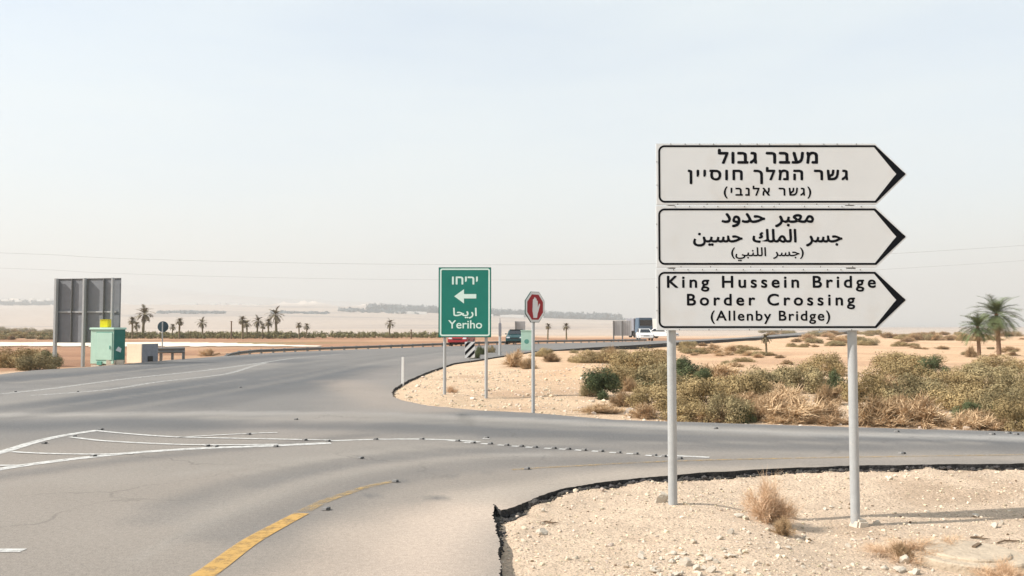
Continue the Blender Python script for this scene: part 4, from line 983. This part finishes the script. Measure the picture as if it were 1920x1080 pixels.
B = [  # kind, seed, centre x, base y, width, height (photo pixels), label
 ('olive', 1, 1112, 681, 70, 26, "rounded olive shrub at the far left end of the big thicket, above the sand mound"),
 ('dull', 2, 1160, 678, 56, 24, "grey green shrub second from left along the back of the thicket"),
 ('brown', 3, 1144, 682, 60, 34, "spiky brown shrub standing up among the olive ones above the sand mound"),
 ('olive', 4, 1195, 706, 110, 48, "broad olive shrub in the middle of the thicket left of the sign's left pole"),
 ('olive', 2, 1228, 690, 90, 34, "olive shrub at the back of the thicket just left of the left sign pole"),
 ('olive', 5, 1175, 728, 110, 44, "olive shrub above the small dark green bush at the left of the thicket"),
 ('dull', 1, 1240, 732, 110, 56, "large grey green shrub directly behind the left sign pole"),
 ('dark', 6, 1132, 748, 88, 54, "dark green bush at the left front corner of the thicket"),
 ('dull', 4, 1108, 744, 40, 30, "small grey green shrub at the left foot of the dark green bush"),
 ('dark', 7, 1214, 731, 58, 26, "low dark green bush in the middle of the thicket left of the left sign pole"),
 ('brown', 8, 1184, 735, 40, 32, "small dark brown twiggy bush between two dark green bushes"),
 ('dark', 8, 1292, 714, 84, 46, "dark green bush just right of the left sign pole"),
 ('dark', 6, 1318, 722, 46, 30, "small dark green bush right of the larger dark one by the left pole"),
 ('olive', 3, 1236, 768, 120, 46, "pale olive shrub near the road left of the left sign pole"),
 ('brown', 3, 1166, 764, 56, 34, "grey brown bush in front of the dark green bush at the left of the thicket"),
 ('tan', 9, 1130, 777, 110, 20, "low dry straw brush at the road edge left of the grey boulder"),
 ('tan', 10, 1212, 786, 66, 30, "orange dry bush at the road edge beside the grey boulder"),
 ('olive', 5, 1318, 764, 120, 56, "olive shrub right of the left sign pole, in the front half of the thicket"),
 ('olive', 1, 1300, 791, 100, 40, "pale olive shrub closest to the road just right of the left sign pole"),
 ('dull', 2, 1372, 793, 100, 56, "grey green shrub at the road edge left of the straw coloured patch"),
 ('dark', 7, 1396, 794, 44, 30, "small dark green clump low at the road edge in the grey green shrub"),
 ('olive', 4, 1395, 752, 110, 62, "tall olive shrub midway between the two sign poles"),
 ('dull', 5, 1436, 744, 100, 54, "grey green shrub right of the tall olive one midway between the sign poles"),
 ('tan', 11, 1352, 716, 110, 34, "dry tan brush behind the dark green bush by the left sign pole"),
 ('brown', 8, 1334, 742, 36, 16, "little brown bush in front of the dark one by the left sign pole"),
 ('tan', 12, 1484, 794, 150, 56, "wide straw coloured brush at the road edge left of the right sign pole"),
 ('tan', 9, 1432, 790, 80, 46, "straw coloured brush at the road edge midway between the sign poles"),
 ('dull', 4, 1510, 738, 100, 62, "grey green shrub rising left of the right sign pole"),
 ('olive', 3, 1550, 706, 92, 46, "olive shrub at the back just left of the right sign pole"),
 ('dark', 8, 1573, 742, 46, 52, "dark green bush immediately left of the right sign pole"),
 ('brown', 10, 1560, 760, 70, 40, "brown bush below the dark one left of the right sign pole"),
 ('tan', 11, 1560, 794, 90, 44, "dry tan brush at the foot of the right sign pole by the road"),
 ('brown', 3, 1652, 800, 110, 60, "brown twiggy bush at the road edge right of the right sign pole"),
 ('olive', 2, 1640, 756, 92, 56, "olive shrub just right of the right sign pole"),
 ('olive', 5, 1690, 728, 120, 56, "broad olive shrub at the back right of the right sign pole"),
 ('brown', 8, 1690, 768, 64, 32, "dark brown bush in a hollow right of the right sign pole"),
 ('dull', 1, 1732, 760, 110, 60, "grey green shrub in the middle of the right hand thicket"),
 ('dark', 6, 1728, 752, 54, 20, "low dark green clump in the middle of the right hand thicket"),
 ('tan', 12, 1748, 801, 160, 62, "wide sandy coloured brush at the road edge in the right hand thicket"),
 ('dark', 7, 1750, 704, 60, 34, "dark green bush at the back of the right hand thicket below the palms"),
 ('olive', 4, 1716, 690, 120, 34, "pale olive shrub at the very back of the right hand thicket"),
 ('olive', 1, 1800, 742, 120, 50, "olive shrub below the shorter of the two tall palms"),
 ('dull', 3, 1860, 736, 130, 52, "grey green shrub below the taller of the two tall palms"),
 ('olive', 2, 1880, 698, 90, 32, "olive shrub at the foot of the taller palm"),
 ('dull', 5, 1830, 703, 70, 24, "small grey green shrub at the foot of the shorter palm"),
 ('olive', 4, 1838, 776, 130, 60, "large olive shrub in the front of the thicket near the right edge of the photo"),
 ('dark', 8, 1826, 790, 60, 42, "dark green bush inside the thicket near the right edge of the photo"),
 ('dull', 1, 1900, 786, 110, 70, "grey green shrub at the right edge of the photo"),
 ('dark', 6, 1890, 798, 60, 40, "dark green clump low at the road edge at the right of the photo"),
 ('brown', 10, 1850, 804, 80, 36, "brown bush at the road edge near the right edge of the photo"),
 ('olive', 5, 1922, 808, 90, 60, "olive shrub cut by the right edge of the photo at the roadside"),
 ('dull', 2, 1930, 742, 90, 60, "grey green shrub cut by the right edge of the photo below the palms"),
 ('tan', 9, 966, 689, 62, 34, "rounded pinkish tan dry bush just left of the stop sign pole"),
 ('brown', 8, 988, 692, 44, 24, "dark brown bush at the right side of the pinkish tan dry bush"),
 ('olive', 1, 1022, 669, 44, 18, "small olive bush just right of the stop sign pole"),
 ('brown', 3, 1036, 679, 46, 18, "low brown bush right of the stop sign pole below the small olive one"),
 ('olive', 2, 22, 690, 80, 40, "tan olive bush at the far left edge beside the road"),
 ('dull', 4, 64, 694, 70, 36, "grey green bush left of the dark one by the grey sign back"),
 ('dark', 7, 84, 687, 50, 28, "almost black green bush at the foot of the left grey sign post"),
 ('tan', 11, 48, 676, 90, 24, "dry tan bush behind the roadside bushes at the far left"),
 ('tan', 12, 388, 668, 36, 15, "round dry tan bush between the two guard rails"),
 ('dull', 5, 1437, 662, 0, 0, ""),
]
for kind, sd, px, pb, w, h, lab in B:
    if w: px_shrub(kind, sd, px, pb, w, h * 1.05, lab)
for i in range(30):
    px = rs0.uniform(1290, 1925) if i % 3 else rs0.uniform(1300, 1700); pb = 789 + (px - 1290) * .032 if i % 3 else rs0.uniform(715, 765); w = rs0.uniform(60, 120)
    px_shrub('tan', (9, 10, 11, 12)[i % 4], px, pb, w, w * rs0.uniform(.22, .4), "low straw coloured dry brush filling a gap between the olive shrubs", group="straw brush between the olive shrubs", name="dry_brush")
# young dark plants by the striped marker
for px, pb, hh, lab in ((891, 677, 20, "young dark green plant right beside the striped marker board"), (902, 669, 20, "young dark green plant between the marker board and the right pole of the green sign"), (922, 665, 18, "pale young plant right of the green sign's right pole")):
    px_shrub('dark' if px < 915 else 'dull', 6, px, pb, 18, hh, lab, name="young_plant")
# dry scrub dotting the desert beyond the thicket
rs_ = np.random.RandomState(11); sc = []
for (xa, xb, ya, yb, n) in ((1275, 1410, 648, 668, 26), (1480, 1640, 636, 652, 22), (1690, 1770, 632, 656, 14), (1330, 1500, 660, 690, 14), (1640, 1920, 630, 640, 16), (1770, 1920, 655, 672, 10), (1400, 1800, 624, 632, 22), (1060, 1250, 660, 668, 5)):
    for i in range(n): sc.append((rs_.uniform(xa, xb), rs_.uniform(ya, yb), rs_.uniform(14, 40), rs_.uniform(0.25, 0.42), rs_.randint(0, 5)))
for i, (px, pb, w, hf, k) in enumerate(sc):
    px_shrub(('brown', 'dull', 'tan', 'brown', 'olive')[k], (3, 2, 9, 8, 1)[k], px, pb, w, w * hf, "small low dry scrub bush dotting the open sand beyond the thicket", group="scrub dotting the far sand", name="scrub_bush")
for i in range(46):
    px, pb = rs_.uniform(-20, 105), rs_.uniform(624, 637); w = rs_.uniform(12, 30)
    px_shrub(('dull', 'olive', 'brown')[i % 3], (2, 1, 3)[i % 3], px, pb, w, w * rs_.uniform(0.3, 0.5), "small dusty scrub bush in the field beyond the pale track at far left", group="scrub beyond the pale track", name="scrub_bush")

# dry weeds on the gravel verge
V, Fq = brush_cloud(31, 5200, 0.0035, 1.2); wp1 = np_mesh("dry_weed", V, Fq, M['straw'])
V2, F2 = brush_cloud(32, 4200, 0.006, 0.9); wp2 = np_mesh("dry_weed", V2, F2, M['brown'])
for w_ in (wp1, wp2): col.objects.unlink(w_)
for src, px, pb, wx_, hx_, lab in ((wp1, 1440, 978, 120, 96, "tall wispy dry weed on the gravel between the two sign poles"), (wp2, 1470, 1003, 56, 44, "dense brown dry clump at the foot of the tall wispy weed"),
        (wp1, 1700, 1044, 170, 40, "low spreading dry weed left of the round concrete cover"), (wp2, 1690, 1046, 60, 36, "brown tuft inside the low spreading weed"), (wp1, 1780, 1034, 120, 36, "wispy dry weed behind the round concrete cover"),
        (wp2, 1772, 1030, 34, 20, "little brown tuft behind the round concrete cover"), (wp1, 848, 736, 30, 16, "thin dry weed at the foot of the green sign's left pole"), (wp1, 1880, 1090, 120, 50, "dry weed in front of the round concrete cover")):
    z = -0.1
    for _ in range(4): q = G(px, pb, z); z = T1(q.x, q.y)
    o = src.copy(); col.objects.link(o); s = q.y / FPX; o.location = (q.x, q.y, z - 0.01); o.rotation_euler = (0, 0, px * 1.7); o.scale = (wx_ * s / 1.7, wx_ * s / 1.7, hx_ * s / 0.95)
    tag(o, lab, "dry weed")

# ------------------------------------------------------------------ palms
def frond(m_V, m_F, base, az, el, L, droop, nl, lw, ll, rng):
    pts = []
    for i in range(9):
        t = i / 8; a = el - droop * t * t
        r_ = L * t; pts.append((r_ * math.cos(el - droop * t * 0.55), L * t * math.sin(el - droop * t * 0.6)))
    ca, sa = math.cos(az), math.sin(az)
    P3 = [Vector((base[0] + r_ * ca, base[1] + r_ * sa, base[2] + z_)) for r_, z_ in pts]
    side = Vector((-sa, ca, 0))
    for i in range(8):
        w = 0.022 * (1 - i / 9); b = len(m_V)
        m_V += [P3[i] - side * w, P3[i] + side * w, P3[i + 1] + side * w * .85, P3[i + 1] - side * w * .85]; m_F.append((b, b + 1, b + 2, b + 3))
    for k in range(nl):
        t = 0.14 + 0.86 * (k + rng.random() * 0.5) / nl; f = t * 8; i = min(7, int(f)); p = P3[i].lerp(P3[i + 1], f - i); fw = (P3[i + 1] - P3[i]).normalized()
        up = side.cross(fw)
        if up.z < 0: up = -up
        l = ll * (0.5 + 1.0 * math.sin(math.pi * min(1, t * 0.9 + 0.1)) ** 0.7) * rng.uniform(.8, 1.15)
        for s in (-1, 1):
            d = (side * s * 0.8 + fw * 0.75 + up * rng.uniform(0.05, 0.45)).normalized(); e = p + d * l + Vector((0, 0, -0.14 * l)); b = len(m_V); q = fw * lw
            m_V += [p - q, p + q, e + q * .15, e - q * .15]; m_F.append((b, b + 1, b + 2, b + 3))
def palm_proto(seed, H, crown, nf, nl, lw, far=False):
    rng = random.Random(seed); root = []
    m_ = MB(); n = 26 if not far else 8; pts, rd = [], []
    for i in range(n + 1):
        t = i / n; pts.append((0.05 * H * (t ** 2) * math.cos(seed), 0.05 * H * t ** 2 * math.sin(seed), H * t - (0.2 if i == 0 else 0))); rd.append((0.115 if not far else 0.17) * (1.25 - 0.35 * t) * (1.0 + (0.10 if i % 2 else -0.06)))
    m_.tube(pts, rd, 12 if not far else 6)
    tr_ = m_.build("trunk", M['palm_bark'] if not far else M['palm_far'], None, smooth=True); top = Vector(pts[-1])
    V, Fq = [], []
    for i in range(nf):
        t = (i + 0.5) / nf; el = R(86 - 112 * t ** 0.85) + rng.uniform(-.1, .1)
        frond(V, Fq, (top.x, top.y, top.z - 0.15 * t), i * 2.39996 + rng.uniform(-.2, .2), el, crown * rng.uniform(.85, 1.12), rng.uniform(.7, 1.25), nl, lw, crown * 0.22, rng)
    cr = np_mesh("crown", np.array([tuple(v) for v in V]), np.array(Fq), M['palm'] if not far else M['palm_far'])
    V, Fq = [], []
    for i in range(16 if not far else 6):
        frond(V, Fq, (top.x, top.y, top.z - 0.2), i * 2.4 + 1, R(rng.uniform(-75, -35)), crown * rng.uniform(.55, .95), rng.uniform(.2, .8), max(5, nl // 2), lw, crown * 0.12, rng)
    dead = np_mesh("dead_fronds", np.array([tuple(v) for v in V]), np.array(Fq), M['palm_dry'] if not far else M['palm_far'])
    for o in (tr_, cr, dead): col.objects.unlink(o)
    return tr_, cr, dead
def palm(proto, x, y, z, s, label, rz=0.0, group=None, name="date_palm"):
    t = thing(name, label, "palm tree", (x, y, z), rz, group); t.scale = (s, s, s)
    for o in proto: c = o.copy(); col.objects.link(c); c.parent = t
    return t
near_a, near_b = palm_proto(3, 2.75, 1.62, 52, 34, 0.016), palm_proto(8, 2.2, 1.40, 46, 32, 0.016)
Yp = 57.0
p = P(1873, 660, Yp); g = T1(p.x, p.y); palm(near_a, p.x, p.y, g, (P(1873, 588, Yp).z - g) / 2.75, "taller of the two green date palms at the right edge of the desert", 0.4)
p = P(1836, 668, Yp - 2); g = T1(p.x, p.y); palm(near_b, p.x, p.y, g, (P(1836, 612, Yp - 2).z - g) / 2.2, "shorter of the two green date palms, on the left", 1.9)
px_shrub('brown', 8, 1823, 670, 24, 26, "dry brown bush at the foot of the shorter palm")
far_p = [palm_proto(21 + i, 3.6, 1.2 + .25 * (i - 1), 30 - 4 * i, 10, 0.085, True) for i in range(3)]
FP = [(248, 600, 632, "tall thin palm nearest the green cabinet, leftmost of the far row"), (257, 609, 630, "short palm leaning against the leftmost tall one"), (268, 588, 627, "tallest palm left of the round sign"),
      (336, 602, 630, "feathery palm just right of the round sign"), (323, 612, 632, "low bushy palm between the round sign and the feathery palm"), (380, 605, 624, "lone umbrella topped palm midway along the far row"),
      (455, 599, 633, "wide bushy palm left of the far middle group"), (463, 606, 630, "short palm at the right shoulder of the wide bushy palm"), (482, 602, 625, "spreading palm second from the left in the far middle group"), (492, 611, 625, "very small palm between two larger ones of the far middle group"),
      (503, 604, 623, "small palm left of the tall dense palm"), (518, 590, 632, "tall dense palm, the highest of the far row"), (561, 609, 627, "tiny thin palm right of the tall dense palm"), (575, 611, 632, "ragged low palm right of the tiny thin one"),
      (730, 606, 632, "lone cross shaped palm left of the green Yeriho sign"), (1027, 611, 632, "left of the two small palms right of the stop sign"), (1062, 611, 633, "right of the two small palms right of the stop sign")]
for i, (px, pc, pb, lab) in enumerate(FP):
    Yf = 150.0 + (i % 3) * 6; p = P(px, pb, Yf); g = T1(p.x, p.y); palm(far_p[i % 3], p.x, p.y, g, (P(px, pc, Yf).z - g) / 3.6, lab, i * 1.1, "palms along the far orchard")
for px, pt, lab in ((434, 602, "thin dark post standing in the far orchard left of the middle palms"), (771, 618, "short dark post in the far orchard left of the green Yeriho sign")):
    p = P(px, pt, 150); g = T1(p.x, 150); m_ = MB(); m_.tube([(0, 0, -0.2), (0, 0, p.z - g - 0.1)], [0.13, 0.11], 8); m_.box((0, 0, p.z - g - 0.05), (0.3, 0.3, 0.1)); o = m_.build("post", M['bark'], None); o.location = (p.x, 150, g); tag(o, lab, "post")
p = P(1437, 660, 60); palm(far_p[1], p.x, 60, T1(p.x, 60), 0.36, "scruffy small palm alone on the sand between the two sign poles", 0.7)

# ------------------------------------------------------------------ masses nobody could count
def scatter_leaves(name, centers, sizes, heights, per, leaf, m, seed):
    r = np.random.RandomState(seed); n = len(centers); k = np.repeat(np.arange(n), per); N_ = len(k)
    d_ = r.normal(size=(N_, 3)); d_ /= np.linalg.norm(d_, axis=1)[:, None]; q = r.uniform(0.4, 1, N_)[:, None]
    ctr = centers[k] + d_ * q * np.stack([sizes[k], sizes[k], heights[k] * .5], -1) + np.stack([0 * k, 0 * k, heights[k] * .5], -1)
    a = r.normal(size=(N_, 3)); a /= np.linalg.norm(a, axis=1)[:, None]; b = np.cross(a, d_ + 1e-3); b /= np.linalg.norm(b, axis=1)[:, None]
    s = leaf * r.uniform(.6, 1.4, N_)[:, None]
    V = np.stack([ctr - a * s, ctr - b * s * .5, ctr + a * s, ctr + b * s * .5], 1).reshape(-1, 3)
    o = np_mesh(name, V, np.arange(4 * N_).reshape(-1, 4), m); return tag(o, kind="stuff")
r = np.random.RandomState(4)
def row(pxa, pxb, Ya, Yb, n, gap=0.0):
    px = r.uniform(pxa, pxb, n); Yv = r.uniform(Ya, Yb, n); x = (px - 960) / FPX * Yv * 1.0
    return np.stack([x, Yv, T(x, Yv) - 0.05], -1)
c_ = np.concatenate([row(225, 560, 152, 182, 420), row(560, 830, 158, 182, 190), row(-40, 110, 165, 190, 60)])
o = scatter_leaves("orchard_row", c_, r.uniform(.35, .8, len(c_)), r.uniform(.7, 1.5, len(c_)), 60, 0.16, M['orchard'], 5); o["label"] = "long low strip of young orchard plants along the far side of the red field"
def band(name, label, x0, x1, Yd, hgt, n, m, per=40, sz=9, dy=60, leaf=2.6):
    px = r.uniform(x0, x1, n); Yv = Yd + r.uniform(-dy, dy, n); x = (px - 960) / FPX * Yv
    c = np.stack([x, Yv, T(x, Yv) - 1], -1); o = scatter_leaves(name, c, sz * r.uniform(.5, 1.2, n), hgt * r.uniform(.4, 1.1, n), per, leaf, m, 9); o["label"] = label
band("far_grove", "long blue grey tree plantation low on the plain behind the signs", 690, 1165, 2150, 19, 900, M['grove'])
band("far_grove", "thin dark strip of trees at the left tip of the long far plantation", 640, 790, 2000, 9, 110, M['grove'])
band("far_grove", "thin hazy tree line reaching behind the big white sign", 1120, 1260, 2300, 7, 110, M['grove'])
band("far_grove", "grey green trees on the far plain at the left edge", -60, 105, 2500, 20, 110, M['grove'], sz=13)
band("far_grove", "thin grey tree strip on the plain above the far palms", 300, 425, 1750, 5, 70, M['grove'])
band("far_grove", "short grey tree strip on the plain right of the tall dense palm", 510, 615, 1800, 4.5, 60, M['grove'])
# far pale buildings and greenhouses, each one a thing
def shed(px, py, w, h, Yd, name, lab, gr, rz=0.0):
    p = P(px, py, Yd); g = T1(p.x, Yd); k = Yd / FPX
    m_ = MB(); m_.prism([(-w * k / 2, -2), (w * k / 2, -2), (w * k / 2, h * k * .8), (0, h * k), (-w * k / 2, h * k * .8)], -6, 6)
    o = m_.build(name, M['far_white'], None); o.location = (p.x, Yd, max(g, p.z - h * k * 0.2)); o.rotation_euler.z = rz
    tag(o, lab, "building", gr)
for px, w in ((770, 60), (868, 28), (905, 40), (960, 44), (1006, 26)): shed(px, 596, w, 5, 1950, "greenhouse", "long pale greenhouse in front of the far blue grey plantation", "greenhouses before the far plantation")
for i, (px, py, w, h) in enumerate(((10, 566, 16, 4), (34, 567, 12, 4), (60, 564, 8, 5), (76, 566, 14, 4), (92, 565, 10, 4))): shed(px, py - 3, w * .7, h * .6, 2350, "white_building", "tiny white building among the far trees at the left edge", "far white buildings at left")
for i, (px, py, w, h) in enumerate(((345, 571, 50, 3), (400, 571, 10, 4), (420, 570, 8, 4), (440, 571, 14, 3), (470, 572, 30, 3))): shed(px, py, w, h, 2600, "white_building", "tiny pale building in the row far off on the plain", "far pale buildings on the plain")

# ------------------------------------------------------------------ stones and gravel
def rock_verts(seed, sub=2, rough=0.28):
    bm = bmesh.new(); bmesh.ops.create_icosphere(bm, subdivisions=sub, radius=1.0); rg = np.random.RandomState(seed)
    V = np.array([v.co[:] for v in bm.verts]); Fq = np.array([[v.index for v in f.verts] for f in bm.faces]); bm.free()
    for _ in range(7):
        n_ = rg.normal(size=3); n_ /= np.linalg.norm(n_); dcut = rg.uniform(.45, .85); ov = np.maximum(0, V @ n_ - dcut); V = V - ov[:, None] * n_[None, :]
    return V * (1 + rg.uniform(-rough, rough, (len(V), 1)) * 0.25) * rg.uniform(.7, 1.15, (1, 3)), Fq
gs = np.random.RandomState(21)
rocks = [rock_verts(s, 1) for s in range(6)]
def pebble_field(name, label, x, y, s, seed, rgb=(.62, .53, .41), m=None):
    rg = np.random.RandomState(seed); z = T(x, y); n = len(x); Vs, Fs, Cs = [], [], []; off = 0
    for i in range(n):
        V, Fq = rocks[i % 6]; a = rg.uniform(0, 6.28); ca, sa = math.cos(a), math.sin(a)
        q = V * np.array([1, 1, rg.uniform(.5, .8)]) * s[i]; q = np.stack([q[:, 0] * ca - q[:, 1] * sa, q[:, 0] * sa + q[:, 1] * ca, q[:, 2]], -1) + np.array([x[i], y[i], z[i] + s[i] * 0.22])
        Vs.append(q); Fs.append(Fq + off); off += len(V)
        t = rg.uniform(.62, 1.2); Cs.append(np.tile(np.array([rgb]) * t * np.array([1, rg.uniform(.95, 1.02), rg.uniform(.9, 1.05)]), (len(V), 1)))
    o = np_mesh(name, np.concatenate(Vs), np.concatenate(Fs), m or M['pebble'], color=np.clip(np.concatenate(Cs), 0, .9)); tag(o, kind="stuff"); o["label"] = label
M['crumb'] = tint_mat("asphalt crumbs", 0.95, bump=0.2)
M['pebble'] = tint_mat("limestone pebbles", 0.95, fine=(120, 0.15), coarse=(9, 0.08), bump=0.3)
n = 26000; Yv = 4.2 + 7.2 * gs.uniform(0, 1, n) ** 1.35; xv = gs.uniform(-0.1, 1, n) * (0.66 * Yv + 0.4); s = np.clip(gs.lognormal(math.log(0.0075), 0.62, n), .003, .04)
dn = fbm(xv, Yv, 1.1, 3, 88); kk = (~in_poly(xv, Yv, ROAD)) & (seg_dist(xv, Yv, ROAD_RAW, True) > 0.02) & (gs.uniform(-.45, .55, n) < dn + 0.16)
pebble_field("gravel", "loose pale gravel strewn over the near verge", xv[kk], Yv[kk], s[kk], 1)
n = 9000; Yv = gs.uniform(13.8, 34, n); xv = gs.uniform(-3.6, 14, n); s = np.clip(gs.lognormal(math.log(.021), .6, n), .008, .11); kk = (~in_poly(xv, Yv, ROAD)) & (seg_dist(xv, Yv, ROAD_RAW, True) > 0.05) & (xv < .66 * Yv)
pebble_field("gravel", "loose stones strewn over the sandy island round the green sign", xv[kk], Yv[kk], s[kk], 2)
n = 2200; Yv = 4.2 + 7.0 * gs.uniform(0, 1, n) ** 1.3; xv = gs.uniform(0, 1, n) * (.66 * Yv + .4); kk = (~in_poly(xv, Yv, ROAD)) & (gs.uniform(-.4, .4, n) < fbm(xv, Yv, .7, 3, 95))
pebble_field("plant_litter", "dark bits of dry plant litter scattered on the near verge", xv[kk], Yv[kk], np.clip(gs.lognormal(math.log(.007), .5, kk.sum()), .003, .02), 4, (.20, .14, .09), M['crumb'])
ce = np.array(gp(smooth_pts(isl_px[:-1], 6))); kx = gs.randint(0, len(ce) - 1, 2600); tt = gs.uniform(0, 1, (2600, 1)); cp = ce[kx] * (1 - tt) + ce[kx + 1] * tt
cp = cp + np.stack([np.abs(gs.normal(0, .03, 2600)) * (cp[:, 1] < 9), -np.abs(gs.normal(0, .05, 2600))], -1); kk = ~in_poly(cp[:, 0], cp[:, 1], ROAD)
pebble_field("asphalt_crumbs", "dark crumbs broken from the asphalt edge", cp[kk, 0], cp[kk, 1], np.clip(gs.lognormal(math.log(.013), .6, kk.sum()), .005, .05), 3, (.07, .066, .062), M['crumb'])
big_r = [rock_verts(100 + i, 3) for i in range(5)]; rk = []
for V, Fq in big_r: o = np_mesh("stone", V, Fq, M['stone'], smooth=False); col.objects.unlink(o); rk.append(o)
S = [(1240, 943, 25, "tan rock leaning against the foot of the left sign pole"), (1180, 778, 20, "grey boulder at the far road edge beside the orange dry bush"), (1019, 962, 13, "small rock nearest the tip of the gravel verge"), (1017, 1003, 22, "white stone on the gravel below the tip of the verge"),
     (1387, 971, 17, "white stone at the left foot of the tall wispy weed"), (1424, 974, 16, "grey stone just right of the white one at the wispy weed's foot")]
S2 = [(1645, 984, 13), (1700, 1056, 22), (1661, 1068, 14), (1690, 1074, 22), (1720, 1078, 18), (1285, 1062, 24), (1308, 1070, 18), (1262, 1056, 14), (1832, 970, 14), (1868, 990, 16), (1878, 984, 12), (1670, 899, 11), (1680, 894, 9), (1560, 953, 9), (1548, 957, 9), (1370, 1002, 16), (1350, 1012, 12), (1405, 1000, 9), (1480, 1030, 12),
      (1240, 1050, 10), (1830, 1010, 12), (1900, 1068, 10), (1360, 1036, 8), (1110, 1068, 9), (1075, 980, 6), (1510, 1010, 11), (1335, 1074, 20), (1600, 1060, 9)]
for _ in range(46): S2.append((gs.uniform(1200, 1420), gs.uniform(1035, 1082), gs.uniform(6, 17)) if gs.rand() < .6 else (gs.uniform(1350, 1900), gs.uniform(975, 1078), gs.uniform(5, 12)))
for i, e in enumerate(S + S2):
    px, pb, w = e[:3]; z = -.1
    for _ in range(4): q = G(px, pb, z); z = T1(q.x, q.y)
    o = rk[i % 5].copy(); col.objects.link(o); sz = w * q.y / FPX / 2 * 1.1; o.location = (q.x, q.y + sz * .5, z + sz * .35); o.scale = (sz, sz, sz * (1.25 if i == 0 else .8)); o.rotation_euler = (0, 0, i * 1.3)
    if i == 1: o.data = o.data.copy(); o.data.materials[0] = M['stone_grey']
    if len(e) > 3: tag(o, e[3], "stone")
    else: tag(o, "loose pale stone lying on the near gravel verge", "stone", "loose stones on the near gravel verge")

# round concrete cover half buried at the lower right
z = -.22
for _ in range(4): q = G(1812, 1050, z); z = T1(q.x, q.y)
cv = thing("manhole_cover", "round pale concrete cover half buried in sand at the lower right corner", "manhole", (q.x, q.y, z - 0.055), 0.3)
def disc(m_, r0, r1, z0, z1, n=48): m_.tube([(0, 0, z0), (0, 0, z1 - .012), (0, 0, z1)], [r0, r1, r1 - .012], n)
m_ = MB(); disc(m_, .45, .44, -.2, .12); m_.build("concrete_ring", M['cover'], cv)
m_ = MB(); disc(m_, .33, .325, .10, .145); ld = m_.build("lid", M['cover'], cv)
m_ = MB(); m_.box((.16, .05, .152), (.16, .03, .012), (0, 0, .5)); m_.build("lifting_slot", M['bark'], ld)
for i, (px, pb, L, a) in enumerate(((1895, 1018, .30, .3), (1838, 1012, .16, -.5), (1030, 983, .16, .05))):   # fallen twigs
    z = -.15
    for _ in range(4): q = G(px, pb, z); z = T1(q.x, q.y)
    m_ = MB(); m_.tube([(-L / 2, 0, .012), (-L / 6, .02, .02), (L / 5, -.01, .015), (L / 2, .02, .012)], [.008, .009, .007, .003], 6); m_.tube([(0, .01, .02), (L * .2, .07, .03)], [.005, .002], 5)
    o = m_.build("twig", M['bark']); o.location = (q.x, q.y, z); o.rotation_euler.z = a
    tag(o, ("dry twig lying behind the round concrete cover near the right edge", "short dry twig just left of the right edge twig by the concrete cover", "dry twig lying on the white stone near the verge tip")[i], "twig")

# ------------------------------------------------------------------ haze over the valley
m = bpy.data.materials.new("pale dusty air"); m.use_nodes = True; nt = m.node_tree
nt.nodes.remove(nt.nodes["Principled BSDF"])
pv = nt.nodes.new("ShaderNodeVolumePrincipled"); pv.inputs["Density"].default_value = 0.00038; pv.inputs["Color"].default_value = (0.675, 0.68, 0.675, 1); pv.inputs["Anisotropy"].default_value = 0.1
nt.links.new(pv.outputs[0], nt.nodes["Material Output"].inputs["Volume"])
lo, hi = float(Z.min()) - 1.0, float(max(Z.max(), 30)) + 5
m_ = MB(); m_.box((0, 0, (lo + hi) / 2), (22400, 22400, hi - lo)); tag(m_.build("haze", m), kind="stuff")
